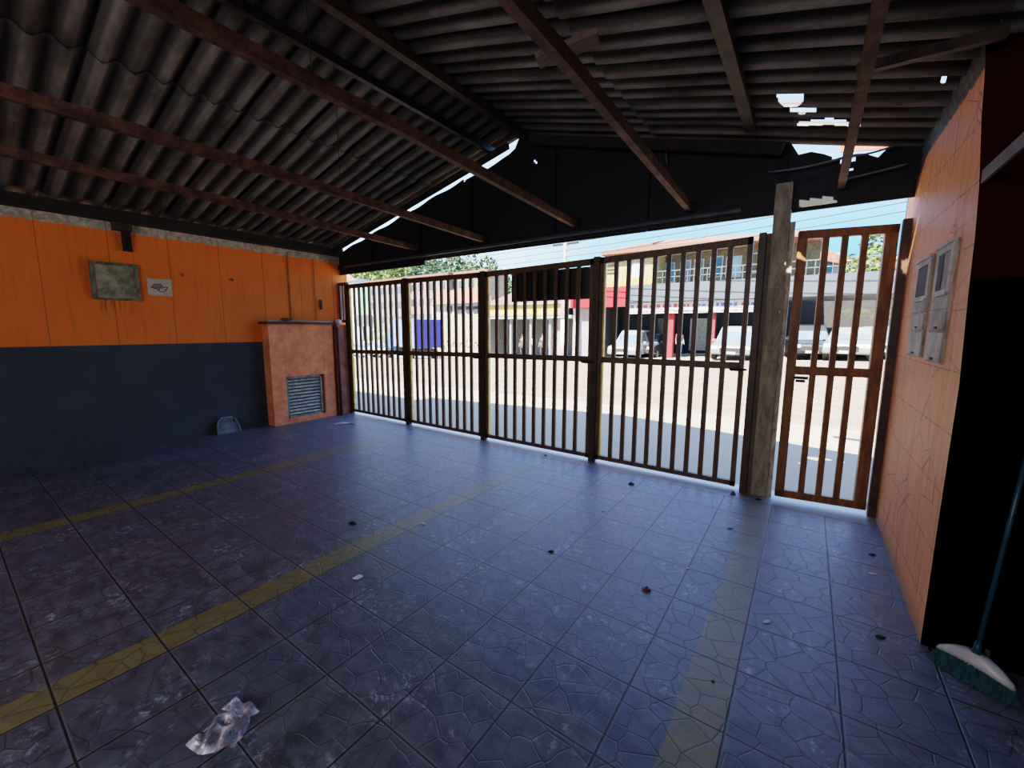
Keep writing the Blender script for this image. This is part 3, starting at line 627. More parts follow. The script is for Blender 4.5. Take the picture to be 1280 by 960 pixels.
# plastic bag: a flattened, creased film sack with its twisted end
mbg, nt, bb = base('thin_plastic_film'); bb.inputs['Roughness'].default_value = .18; bb.inputs['Specular IOR Level'].default_value = 1.0
g = N(nt, 'ShaderNodeNewGeometry').outputs['Position']; f1 = ramp(nt, noise(nt, g, 16, 3, .5), .40, .62)
nt.links.new(M(nt, 'ADD', .42, M(nt, 'MULTIPLY', f1, .5)), bb.inputs['Alpha'])
nt.links.new(mixc(nt, f1, (.40, .34, .42), (.88, .88, 1.0)), bb.inputs['Base Color'])
t = thing('plastic_bag', (-1.77, .5, 0), 'crumpled translucent white plastic bag lying on the tiles', 'plastic bag')
rnd = random.Random(11)
def film(name, outline, hmax, n=26, seed=1):
    """a puffy film filling the outline (floor points), creased by folded planes"""
    rr = random.Random(seed); pts = [Vector((p.x, p.y)) for p in outline]; c = sum(pts, Vector((0, 0)))/len(pts)
    folds = [(Vector((math.cos(a), math.sin(a))), rr.uniform(-.05, .05), rr.uniform(30, 70), rr.uniform(.004, .010)) for a in (rr.uniform(0, PI) for _ in range(9))]
    V = []; F = []; m_ = len(pts); K = 9
    for k in range(K+1):
        f = k/K
        for i in range(m_*3):
            a, b_ = pts[i//3], pts[(i//3+1) % m_]; q = a.lerp(b_, (i % 3)/3); q = c+(q-c)*f
            h = hmax*(1-f**3)
            for d, o, w_, s_ in folds: h += s_*math.sin(((q-c).dot(d)-o)*w_*2)*(1-f*.5)
            V.append(Vector((q.x, q.y, max(.003, h))))
    n_ = m_*3
    for k in range(K):
        for i in range(n_): F.append((k*n_+i, k*n_+(i+1) % n_, (k+1)*n_+(i+1) % n_, (k+1)*n_+i))
    return MB().add(V, F).build(name, mbg, t, fix=False)
def OL(l): return [at(220+x*120/1280, 860+y*90/960, 2, .01) for x, y in l]
film('body', OL([(120, 745), (250, 640), (400, 520), (620, 360), (745, 280), (850, 300), (990, 370), (960, 520), (880, 640), (740, 770), (600, 810), (420, 860), (290, 870)]), .040, seed=4)
film('tied_end', OL([(600, 260), (700, 180), (790, 130), (900, 190), (1040, 230), (1110, 290), (1040, 350), (860, 375), (760, 330), (680, 290)]), .036, seed=9)
mw, ml, mp_ = mat('white_paper', (.70, .70, .74), .6, var=.1), mat('dead_leaf', (.022, .018, .014), .7), mat('purple_foil', (.13, .03, .06), .4)
mgy = mat('grey_leaf', (.10, .09, .09), .7)
def F_(u, v): return at(u, v, 2, 0)
L = [(441, 655, ml, .030, .014, .018, 'dark curled dead leaf beside the middle yellow line', 'leaf'), (447, 723, mw, .026, .014, .02, 'crumpled white paper scrap alone on the tiles below the middle yellow line', 'paper'),
     (529, 655, mw, .018, .012, .012, 'white paper scrap touching the lower edge of the middle yellow line', 'paper'), (541, 671, mw, .012, .008, .006, 'tiny white fleck just below the scrap on the yellow line edge', 'paper'),
     (559, 644, mw, .016, .006, .005, 'thin white sliver right of the middle yellow line', 'paper'), (689, 690, ml, .018, .012, .012, 'small dark leaf on a grout line in the floor middle', 'leaf'),
     (808, 738, mp_, .022, .016, .02, 'crumpled purple foil wrapper on the tiles', 'wrapper'), (789, 606, ml, .028, .014, .022, 'dark curled leaf near the gate below the rightmost sliding panel', 'leaf'),
     (682, 570, ml, .016, .012, .012, 'small dark leaf by the gate at the end of the middle yellow line', 'leaf'), (755, 639, mw, .018, .008, .005, 'pale grey sliver on the tiles ahead of the thick gate post', 'paper'),
     (861, 711, mw, .012, .006, .004, 'tiny white fleck at a tile corner near the right yellow line', 'paper'), (1091, 718, mw, .022, .007, .008, 'white cigarette end beside the salmon wall', 'cigarette end'),
     (1090, 694, ml, .022, .012, .012, 'dark leaf scrap close to the salmon wall', 'leaf'), (959, 778, mw, .020, .008, .006, 'pale paper sliver right of the right yellow line', 'paper'),
     (1100, 797, ml, .020, .012, .008, 'flat dark leaf crumbs near the broom', 'leaf'), (891, 853, ml, .006, .005, .004, 'tiny black speck on the right yellow line', 'crumb'),
     (912, 661, mgy, .016, .008, .004, 'grey scrap left of the right yellow line near the gate', 'paper'), (428, 530, mw, .10, .035, .035, 'white cloth scrap on the floor in front of the orange enclosure', 'cloth'),
     (438, 530, mgy, .09, .012, .008, 'thin grey tail trailing right of the white cloth scrap', 'cloth'), (948, 625, ml, .030, .012, .012, 'dark leaf heap at the foot of the concrete post', 'leaf'),
     (945, 598, mgy, .02, .02, .03, 'small grey lump at the foot of the dark steel column', 'rag')]
for i, (u_, v_, m_, a, c, h, lab, cat) in enumerate(L):
    q = F_(u_, v_)
    if i == 20: q = Vector((-.47, 4.42, 0))
    a *= 1.25; c *= 1.3; h *= 1.2
    crumple({'leaf': 'dead_leaf', 'paper': 'paper_scrap', 'wrapper': 'foil_wrapper', 'cigarette end': 'cigarette_end', 'cloth': 'cloth_scrap', 'crumb': 'floor_crumb', 'rag': 'rag_lump'}[cat], m_, q, a, c, h, [.4, 1.0, .2, .3, .6, .9, .5, 0][i % 8], lab, cat, seed=i, n=4)

# ------------------------------------------------------------------ street
def gz(x, y): return max(0, (y-4.76)/(26-4.76))*(.185+.0425*max(-60, min(x, 12)))-.015
b = MB(); xs = [-120, -90, -70, -60]+[-60+3*i for i in range(1, 29)]+[40, 70]; ys = [4.76, 6, 8.4, 10, 13, 16, 20, 23.6, 26, 30, 40, 60, 120]
V = [(x, y, gz(x, y)) for x in xs for y in ys]; nY = len(ys)
b.add(V, [(i*nY+j, (i+1)*nY+j, (i+1)*nY+j+1, i*nY+j+1) for i in range(len(xs)-1) for j in range(nY-1)])
o = struct(b.build('ground', road_mat(), fix=False)); o.name = 'ground'
# neighbouring wings that throw the pavement shade
struct(B(.605, 12, 4.905, 5.0, -.2, 3.45).build('wall_street_right', mat('street_plaster', (.4, .2, .12), .8)))
struct(B(-16, -7.42, -3.6, 4.7, -1.0, 2.5).build('wall_street_left', MATS['street_plaster']))

FY = 26.0
def rect(u0, v0, u1, v1, Y=FY):
    um, vm = (u0+u1)/2, (v0+v1)/2
    return at(u0, vm, 1, Y).x, at(u1, vm, 1, Y).x, at(um, v1, 1, Y).z, at(um, v0, 1, Y).z
def rb(b, u0, v0, u1, v1, Y=FY, d=.3):
    x0, x1, z0, z1 = rect(u0, v0, u1, v1, Y); return b.box(x0, x1, Y, Y+d, z0, z1)
def facade(name, u0, u1, lab, cat='building', Y=FY):
    x0, x1 = at(u0, 400, 1, Y).x, at(u1, 400, 1, Y).x; return thing(name, ((x0+x1)/2, Y, gz((x0+x1)/2, Y)), lab, cat)
mg = lambda n, c, **k: mat(n, c, .8, **k)
m_cream = mg('cream_render', (.44, .33, .12)); m_canopy = mg('grey_canopy', (.07, .082, .10), var=.1); m_red = mg('red_awning', (.42, .008, .012), var=.1)
m_terr = mg('terracotta_tiles', (.24, .095, .06), var=.3, scale=2, stretch=(3, 1, 8)); m_dark = mg('shop_shadow', (.035, .032, .032)); m_olive = mg('tan_render', (.20, .135, .06)); m_gw = mg('pale_grey_render', (.28, .29, .29))
m_win = glass('window_glass', (.42, .48, .54)); m_dwin = glass('dark_window_glass', (.06, .07, .08)); m_pillar = mg('red_pillar', (.32, .02, .022)); m_sgn = mg('white_sign_board', (.50, .46, .43), var=.05); m_sgr = mg('red_lettering', (.60, .06, .05)); m_sgb = mg('blue_lettering', (.12, .14, .42))

# main two-storey shop building, from the red awning to past the small gate
t = facade('shop_building', 757, 1120, 'two-storey shop building with long grey canopy and tiled roof across the street')
zg = lambda x: gz(x, FY)
x0, x1 = at(757, 400, 1, FY).x, at(1125, 400, 1, FY).x; xm = at(1000, 400, 1, FY).x
zc0, zc1 = 3.35, 4.25
b = MB(); b.box(x0, x1+2, FY+6.8, FY+7, -.5, 3.4); b.box(x0-.2, x0, FY, FY+7, -.5, 3.4); b.build('shop_back_wall', m_dark, t)
b = MB(); b.box(x0-.2, x1+2, FY+.1, FY+5.3, 3.3, 3.4); b.build('slab', m_gw, t)
xr0, xr1, zr0, zr1 = rect(787, 358, 1122, 384); b = MB(); b.box(xr0, x1+2, FY-.5, FY+.2, 3.25, 4.28); b.build('canopy', m_canopy, t)
xs0, xs1, zs0, zs1 = rect(787, 384, 945, 396); b = MB(); b.box(xs0, at(965, 390, 1, FY).x, FY-.25, FY-.18, 2.55, 3.22); sb = b.build('sign_board', m_sgn, t)
rnd = random.Random(5); xx = xs0+.15; xe = at(960, 390, 1, FY).x
while xx < xe-.3:
    w_ = rnd.uniform(.10, .26); k = rnd.random(); tgt = m_sgr if (k < .5) else m_sgb; hh = rnd.uniform(.12, .22)
    B(xx, xx+w_, FY-.262, FY-.25, 2.92-hh/2+.06, 2.92+hh/2+.06).build('painted_mark', tgt, sb)
    if rnd.random() < .7: B(xx, xx+w_*1.3, FY-.262, FY-.25, 2.63, 2.70).build('painted_mark', m_sgb, sb)
    xx += w_+rnd.uniform(.06, .22)

b = MB(); b.box(x0, at(822, 340, 1, FY).x, FY, FY+5, 3.4, 6.35); b.build('upper_wall', m_cream, t)
b = MB(); b.box(at(822, 340, 1, FY).x, x1-3.2, FY+1.5, FY+5, 3.4, 6.2); b.build('recessed_upper_wall', m_olive, t)
b = MB(); b.box(x0+.05, at(822, 340, 1, FY).x, FY-.1, FY, 4.28, 4.75); b.build('ochre_band', mg('ochre_band', (.60, .36, .08)), t)
for (ua, va, ub, vb, mm, Y_) in ((792, 330, 804, 354, m_win, FY), (833, 330, 842, 352, m_dwin, FY+1.5), (852, 327, 862, 350, m_gw, FY+1.5), (869, 326, 878, 350, m_olive, FY+1.5), (889, 322, 902, 345, m_dwin, FY+1.5), (909, 322, 925, 345, m_win, FY+1.5), (935, 318, 948, 340, m_olive, FY+1.5)):
    a, c, z0_, z1_ = rect(ua, va, ub, vb, Y_); fr = B(a-.08, c+.08, Y_-.05, Y_-.0, z0_-.08, z1_+.08).build('window_frame', m_sgn, t); B(a, c, Y_-.07, Y_-.05, z0_, z1_).build('pane', mm, fr)
b = MB(); a, c, _, _ = rect(763, 330, 768, 345)
for k in range(4): b.box(a-.3, c+.2, FY-.06, FY, 5.15+k*.22, 5.22+k*.22)
b.build('shutter_slats', m_dark, t)
b = MB(); a = at(822, 340, 1, FY).x
b.box(a, x1-.2, FY-.2, FY-.15, 5.0, 5.05); b.box(a, x1-.2, FY-.2, FY-.15, 4.65, 4.69)
xx = a
while xx < x1-.2: b.box(xx, xx+.03, FY-.2, FY-.15, 4.28, 5.0); xx += .35
b.build('balcony_railing', mg('pale_railing', (.10, .125, .125)), t)
# hipped tile roof, right part slopes away
R0 = at(752, 320, 1, FY-.3); Rp = at(828, 299, 1, FY+1.5); R1 = at(920, 306, 1, FY+3); R2 = at(1000, 318, 1, FY+1)
zr = 6.32; b = MB()
b.add([(R0.x, FY-.5, zr+.1), (Rp.x+.0, FY-.5, zr+.35), (Rp.x, FY+2.5, 7.35), (R0.x+.5, FY+2.5, zr+.9), (Rp.x, FY-.5, zr+.2), (x1-3, FY-.5, zr-.1), (x1-4, FY+3.5, zr+.9)], [(0,1,2,3),(4,5,6,2),(1,4,2)])
b.add([(R0.x, FY-.5, zr-.05), (x1-3, FY-.5, zr-.15), (x1-3, FY+5, zr-.15), (R0.x, FY+5, zr-.05)], [(0,1,2,3)])
b.add([(R0.x, FY-.5, zr-.05), (Rp.x, FY-.5, zr-.07), (Rp.x, FY-.5, zr+.35), (R0.x, FY-.5, zr+.1)], [(0,1,2,3)])
b.add([(Rp.x, FY-.5, zr-.07), (x1-3, FY-.5, zr-.15), (x1-3, FY-.5, zr-.08), (Rp.x, FY-.5, zr+.2)], [(0,1,2,3)])
b.build('tile_roof', m_terr, t, fix=False)
for (ua, ub, mm) in ((829, 835, m_sgn), (834, 841, m_pillar), (884, 893, m_pillar), (951, 958, m_gw), (1117, 1126, m_gw)):
    a, c, z0_, z1_ = rect(ua, 396, ub, 441); B(a, c, FY, FY+.35, zg(a)-.05, 2.6 if ub < 960 else 3.3).build('pillar', mm, t)
for q, dd in (((820, 398, 829, 436), 4.5), ((862, 398, 884, 438), 4)):
    b = MB(); rb(b, *q, FY+dd, .2); b.build('inner_partition', mg('pale_inner_wall', (.42, .44, .40)), t)
a, c, z0_, z1_ = rect(1054, 384, 1100, 397); b = MB(); b.box(a, c+1, FY+2, FY+2.1, z0_, z1_); b.build('inner_sign', mg('beige_inner_sign', (.74, .60, .34)), t)

# white house and red roof to the right, behind
Y = 36
t = facade('hillside_house', 1003, 1060, 'white house with orange tiled roof above the canopy at right', Y=Y)
b = MB(); rb(b, 990, 318, 1048, 356, Y, 6); b.build('wall', mg('white_house_wall', (.34, .37, .39)), t)
a0, a1, a2 = at(985, 306, 1, Y-.5), at(1009, 300, 1, Y-.5), at(1052, 320, 1, Y-.5)
b = MB(); b.ext([(a0.x, a0.z-1.2), (a0.x, a0.z), (a1.x, a1.z), (a2.x, a2.z), (a2.x, a2.z-.5), (a1.x, a1.z-1.1)], 1, Y-.6, Y+6); b.build('roof', mg('orange_roof_tiles', (.34, .11, .055), var=.3), t)
for q in ((1008, 326, 1013, 344), (1034, 326, 1041, 340)):
    a, c, z0_, z1_ = rect(*q, Y); B(a, c, Y-.08, Y, z0_, z1_).build('window', m_dwin, t)
# red awning shop
t = facade('red_shop', 700, 757, 'shop under a bright red awning band left of the two-storey building')
a, c, z0_, z1_ = rect(718, 364, 787, 388); B(a, c, FY-.6, FY, 3.0, 4.2).build('awning', m_red, t)
a, c, z0_, z1_ = rect(716, 388, 741, 440); B(a, c, FY, FY+.3, zg(a)-.1, 3.0).build('roller_shutter', mg('pale_shutter', (.32, .29, .28), stretch=(1, 1, 12), scale=2), t)
b = MB(); a = at(741, 400, 1, FY).x; c = at(757, 400, 1, FY).x; b.box(a, c+2.4, FY+3, FY+3.2, -.5, 3.1); b.box(a-.1, a, FY, FY+3, -.5, 3.1); b.build('dark_interior', m_dark, t)
b = MB()
for k in range(5): b.box(a+.1, a+.9, FY+1.2, FY+1.6, .1+k*.5, .15+k*.5)
b.build('shelves', mg('shelf_grey', (.35, .36, .36)), t)
B(a+1.25, a+1.35, FY+.4, FY+.5, -.3, 3).build('blue_door_frame', mg('blue_frame', (.10, .16, .30)), t)
a, c, z0_, z1_ = rect(700, 330, 757, 362, FY+6); B(a, c, FY+6, FY+9, 2, 5.2).build('rear_wall', m_gw, t)
# yellow-sign shop
t = facade('yellow_sign_shop', 608, 700, 'single-storey shop with a yellow sign band and red tile roof')
a, c, _, _ = rect(610, 400, 716, 430)
b = MB(); b.box(a, c, FY+3, FY+3.3, -1, 3.2); b.box(a, a+.25, FY, FY+3, -1, 3.2); b.build('shop_back_wall', mg('grey_green_interior', (.13, .14, .13)), t)
b = MB(); b.box(a, c, FY-.3, FY+3.3, 2.35, 2.55); b.build('grey_awning', mg('light_grey_awning', (.42, .44, .48)), t)
b = MB(); b.box(a, c-.7, FY-.35, FY-.05, 2.55, 3.35); sb = b.build('sign_band', mg('yellow_sign', (.55, .36, .07), var=.1), t)
b = MB(); xx = a+.5
while xx < c-1.8: B(xx, xx+rnd.uniform(.2, .5), FY-.37, FY-.35, 2.7, 2.85).build('painted_mark', m_sgn, sb); xx += rnd.uniform(.6, 1.1)
b = MB(); b.add([(a-.4, FY-.6, 3.4), (c, FY-.6, 3.4), (c, FY+4, 4.7), (a-.4, FY+4, 4.7)], [(0,1,2,3)]); b.build('tile_roof', m_terr, t)
for ua in (637, 662, 686):
    x_ = at(ua, 410, 1, FY).x; B(x_, x_+.16, FY, FY+.2, -1.2, 2.4).build('post', m_gw, t)
a_, c_, z0_, z1_ = rect(686, 398, 698, 436); B(a_, c_, FY+.3, FY+.5, zg(a_), 2.3).build('brick_panel', mg('pinkish_brick', (.42, .32, .28), var=.3), t)
# graffiti wall and houses behind
t = facade('graffiti_wall', 556, 610, 'cream street wall covered with dark scribbles right of the blue truck', 'wall')
a, c, z0_, z1_ = rect(548, 393, 610, 436); B(a, c, FY, FY+.3, zg(a)-.3, z1_).build('wall_face', mg('cream_wall', (.42, .37, .26)), t)
b = MB(); xx = a+.5
while xx < c-.5:
    z = zg(xx)+rnd.uniform(.7, 1.3); r_ = rnd.uniform(.18, .34); n_ = rnd.randint(5, 8); ph = rnd.uniform(0, 6)
    pts = [(xx+r_*math.cos(ph+2*PI*i/n_*rnd.choice((.8, 1))), FY-.01, z+r_*1.3*math.sin(ph+2*PI*i/n_)) for i in range(n_)]
    b.tube(pts, .05, 4); xx += rnd.uniform(.55, .9)
b.build('scribbles', mg('graffiti_dark', (.12, .10, .10)), t)
t = facade('tiled_house', 545, 612, 'low house with orange red roof behind the scribbled wall', Y=30)
a, c, z0_, z1_ = rect(540, 378, 612, 396, 30); B(a, c, 30, 34, -1.5, z1_).build('wall', mg('pale_house_wall', (.55, .48, .40)), t)
p_ = [at(538, 381, 1, 29.5), at(614, 377, 1, 29.5), at(612, 360, 1, 33), at(545, 364, 1, 33)]; MB().add(p_, [(0,1,2,3)]).build('roof', MATS['orange_roof_tiles'], t)
for ua in (559, 572, 583, 592):
    a, c, z0_, z1_ = rect(ua, 383, ua+6, 391, 30); B(a, c, 29.9, 30, z0_, z1_).build('window', m_dark, t)
for k, (ua, ub, va, col, lab) in enumerate([(462, 505, 352, (.22, .19, .18), 'grey brick hillside house left of the blue truck cab'), (508, 560, 346, (.27, .18, .165), 'pinkish brick house above the blue truck'), (560, 608, 342, (.28, .21, .15), 'tan brick house on the slope above the orange roofed house')]):
    t = facade('brick_house', ua, ub, lab, Y=42+k)
    a, c, z0_, z1_ = rect(ua, va, ub, 395, 42+k); B(a, c, 42+k, 48, z0_-2, z1_).build('wall', mg('brick_'+str(k) if 0 else ['grey_brick', 'pink_brick', 'tan_brick'][k], col, var=.35, scale=2.5, stretch=(1, 1, 5)), t)
    B(a-.4, c+.4, 41.7+k, 48.2, z1_, z1_+.3).build('roof_slab', m_terr, t)
    for i in range(4):
        for j in range(3):
            wx = a+(c-a)*(i+.5)/4; wz = z1_-1.3-j*2.2; B(wx-.5, wx+.5, 41.93+k, 42+k, wz-.5, wz+.4).build('window', m_dwin, t)
# distant roof far left
t = facade('corner_house', 418, 442, 'orange roofed white house at the far left beyond the gate', Y=40)
a, c, z0_, z1_ = rect(405, 350, 445, 400, 40); B(a, c, 40, 46, z0_-1, z1_).build('wall', mg('bright_white_wall', (.70, .68, .66)), t)
p_ = [at(403, 353, 1, 39.5), at(446, 350, 1, 39.5), at(430, 338, 1, 43), at(412, 340, 1, 43)]; MB().add(p_, [(0,1,2,3)]).build('roof', MATS['orange_roof_tiles'], t)
t = facade('green_hoarding', 442, 462, 'tall green and white hoarding at the left end of the street', 'hoarding', Y=34)
a, c, z0_, z1_ = rect(446, 358, 462, 394, 34); B(a, c, 34, 34.2, z0_, z1_).build('green_sheet', mg('green_sheet', (.16, .42, .22)), t)
a2_, c2_, z2_, z3_ = rect(438, 356, 446, 394, 34); B(a2_, c2_, 34, 34.2, z2_, z3_).build('white_sheet', m_sgn, t); b = MB(); b.box(a, a+.15, 34.2, 34.3, z0_-3.5, z0_); b.box(c-.15, c, 34.2, 34.3, z0_-3.5, z0_); b.build('legs', m_darksteel, t)

# utility pole and wires
q = at(704, 441, 1, 24.2); pb = Vector((q.x, 24.2, gz(q.x, 24.2)))
t = thing('utility_pole', pb, 'slim utility pole with posters round its white base before the yellow sign shop', 'pole')
tp = at(709.5, 306, 1, 24.2).z
MB().tube([pb, (pb.x, pb.y, 2.2)], .20, 12).build('painted_base', mg('white_pole_paint', (.80, .76, .78), var=.1), t, smooth=True)
MB().tube([(pb.x, pb.y, 2.2), (pb.x, pb.y, tp+.6)], [.19, .13], 12).build('shaft', mg('grey_pole', (.34, .31, .30)), t, smooth=True)
b = MB(); b.tube([(pb.x, pb.y, 2.3), (pb.x, pb.y, 3.5)], .215, 12); b.build('poster', mg('purple_poster', (.45, .28, .36), var=.5, scale=9), t)
b = MB(); b.box(pb.x-.9, pb.x+.9, pb.y-.06, pb.y+.06, tp, tp+.12); b.build('crossarm', m_darksteel, t)
for k, (dz, y_) in enumerate([(.1, 24.2), (-.35, 24.1), (-.75, 24.1), (-1.1, 24.1)]):
    wire('overhead_cable', [(-60, y_+4, tp+dz+1.0), (pb.x, y_, tp+dz), (14, y_-2, tp+dz+1.4)], ['top', 'second', 'third', 'lowest'][k]+' overhead street cable strung on the utility pole', .02, mg('black_cable', (.03, .03, .03)), .35)

# ---- vehicles
m_tyre = mg('tyre_rubber', (.02, .02, .02)); m_rim = mat('wheel_rim', (.5, .5, .52), .3, .6)
def car(name, loc, rot, col_, label, L=4.1, W=1.75, Hh=1.5, cat='car', boxy=False):
    """local x forward; origin on the ground"""
    col = tuple(c*.5 for c in col_)
    t = thing(name, loc, label, cat); t.rotation_euler = (0, 0, rot); ORG[t.name] = Vector((0, 0, 0))
    pm = mat('paint_%s' % ''.join('abcdefghij'[min(9, int(c*20))] for c in col), col, .3, .3, .08, 2, bmp=0, spec=.7)
    w = W/2; zb = .28
    low = [(-L/2, zb+.08), (-L/2, .82), (-L/2+.1, .92), (L/2-1.15, .94), (L/2-.12, .78), (L/2, .62), (L/2, zb+.05), (L/2-.3, zb), (-L/2+.3, zb)]
    b = MB(); b.ext(low, 1, -w, w); b.build('body', pm, t, bevel=.06)
    r0 = -L/2+.12 if boxy else -L/2+.35
    cab = [(r0, .88), (r0+.25, Hh-.05), (r0+.5, Hh), (L/2-1.95, Hh), (L/2-1.75, Hh-.04), (L/2-1.05, .90)]
    b = MB(); n = len(cab); b.add([(x, -w+.04+max(0, z-.9)*.24, z) for x, z in cab]+[(x, w-.04-max(0, z-.9)*.24, z) for x, z in cab], [(i, (i+1) % n, n+(i+1) % n, n+i) for i in range(n)]+[tuple(range(n))[::-1], tuple(range(n, 2*n))]); b.build('cabin', pm, t, bevel=.03)
    ws = [(L/2-1.72, Hh-.10), (L/2-1.10, .95)]; b = MB(); e = .018
    b.add([(ws[1][0]+e, -w+.14, ws[1][1]), (ws[1][0]+e, w-.14, ws[1][1]), (ws[0][0]+e, w-.24, ws[0][1]), (ws[0][0]+e, -w+.24, ws[0][1])], [(0,1,2,3)]); b.build('windscreen', glass('blue_windscreen', (.10, .17, .28)), t, fix=False)
    for s in (-1, 1):
        def sy(z): return s*(w-.04-max(0, z-.9)*.24+.008)
        b = MB(); z0, z1 = .98, Hh-.12
        for xa, xb, xc, xd in ((r0+.28, r0+.38, (r0+L/2)/2-.42, (r0+L/2)/2-.42), ((r0+L/2)/2-.34, (r0+L/2)/2-.34, L/2-1.85, L/2-1.32)):
            b.add([(xa, sy(z0), z0), (xd, sy(z0), z0), (xc, sy(z1), z1), (xb, sy(z1), z1)], [(0,1,2,3)])
        b.build('side_windows', m_dwin, t, fix=False)
        for x in (-L/2+.78, L/2-.82):
            b = MB(); b.tube([(x, s*(w-.2), .31), (x, s*(w+.01), .31)], .31, 16); wh = b.build('wheel', m_tyre, t)
            b = MB(); b.tube([(x, s*(w), .31), (x, s*(w+.02), .31)], .19, 12); b.build('rim', m_rim, wh)
        b = MB(); b.box(L/2-.06, L/2+.01, s*(w-.42), s*(w-.08), .58, .74); b.build('headlight', glass('headlight_glass', (.8, .8, .82)), t, bevel=.02)
        b = MB(); b.box(-L/2-.01, -L/2+.05, s*(w-.3), s*(w-.06), .62, .86); b.build('tail_light', mg('tail_red', (.5, .02, .02)), t)
        b = MB(); b.box(L/2-1.55, L/2-1.4, s*(w), s*(w+.16), .95, 1.08); b.build('mirror', pm, t)
    b = MB(); b.box(L/2-.03, L/2+.02, -w+.45, w-.45, .42, .66); b.build('grille', m_tyre, t)
    b = MB(); b.box(L/2, L/2+.035, -.25, .25, .34, .46); b.build('number_plate', m_sgn, t)
    return t
def cpos(u, Y): x = at(u, 430, 1, Y).x; return Vector((x, Y, gz(x, Y)))
car('parked_car', cpos(791, 26.2), -PI/2, (.55, .57, .60), 'silver car facing the street in the shop bay left of the white pillar', boxy=True, Hh=1.75)
car('parked_van', cpos(920, 25.4), -PI/2, (.42, .44, .46), 'grey car with pale blue windscreen parked facing the street under the signboard', boxy=True, Hh=1.75, W=1.85)
car('parked_car', cpos(1009, 26.2), -PI/2+.1, (.04, .045, .05), 'black car seen at the left of the small gate opening', boxy=True, Hh=1.7)
car('parked_car', cpos(1033, 30.1), -PI/2, (.20, .21, .22), 'dark grey car deep in the bay behind the small gate', Hh=1.5)
car('parked_car', cpos(1063, 25.6), -PI/2-.12, (.50, .55, .52), 'pale silver green car in the bay seen through the middle of the small gate')
car('parked_car', cpos(1101, 26.6), -PI/2-.12, (.42, .44, .47), 'grey car nearest the salmon wall seen through the small gate')
car('parked_car', cpos(812, 27.8), -PI/2, (.10, .11, .12), 'dark car in the shaded bay behind the silver one')
car('parked_car', cpos(448, 23), .1, (.78, .77, .75), 'white car at the far left end of the street', boxy=True)
car('parked_car', cpos(468, 24), .1, (.72, .72, .74), 'white car behind the blue truck cab')
# truck
def truck(loc, rot, label):
    t = thing('box_truck', loc, label, 'truck'); t.rotation_euler = (0, 0, rot); ORG[t.name] = Vector((0, 0, 0))
    pb_ = mat('truck_blue', (.035, .10, .36), .5, 0, .1, 2, bmp=0); pd = mat('truck_deep_blue', (.012, .02, .24), .5, 0, .1, 2, bmp=0)
    b = MB(); b.box(-3.6, 1.6, -1.15, 1.15, .95, 3.05); b.build('cargo_box', mat('truck_pale_side', (.13, .20, .38), .5, 0, .1, 1, bmp=0), t, bevel=.03)
    B(1.6, 1.62, -1.1, 1.1, 1, 3).build('front_panel', pd, t); B(-3.63, -3.6, -1.1, 1.1, 1, 3.0).build('rear_door', pd, t)
    b = MB(); b.ext([(1.75, .55), (1.75, 2.35), (2.9, 2.35), (3.3, 1.45), (3.4, .55)], 1, -1.05, 1.05); b.build('cab', pb_, t, bevel=.05)
    b = MB(); b.add([(3.33, -.9, 1.5), (3.33, .9, 1.5), (2.97, .85, 2.25), (2.97, -.85, 2.25)], [(0,1,2,3)]); b.build('windscreen', m_dwin, t, fix=False)
    for s in (-1, 1):
        b = MB(); b.add([(2.0, s*1.06, 1.5), (3.0, s*1.06, 1.5), (2.75, s*1.06, 2.2), (2.0, s*1.06, 2.2)], [(0,1,2,3)]); b.build('side_window', m_dwin, t, fix=False)
        for x in (-2.4, 2.45): b = MB(); b.tube([(x, s*.8, .42), (x, s*1.1, .42)], .42, 16); w_ = b.build('wheel', m_tyre, t); MB().tube([(x, s*1.1, .42), (x, s*1.12, .42)], .22, 12).build('rim', m_rim, w_)
    b = MB(); b.box(-3.5, 3.2, -.45, .45, .5, .9); b.build('chassis', m_tyre, t)
    b = MB(); b.box(3.4, 3.5, -1.05, 1.05, .45, .75); b.build('bumper', m_sgn, t)
truck(cpos(514, 22.5), PI-.36, 'blue box truck parked by the scribbled wall')

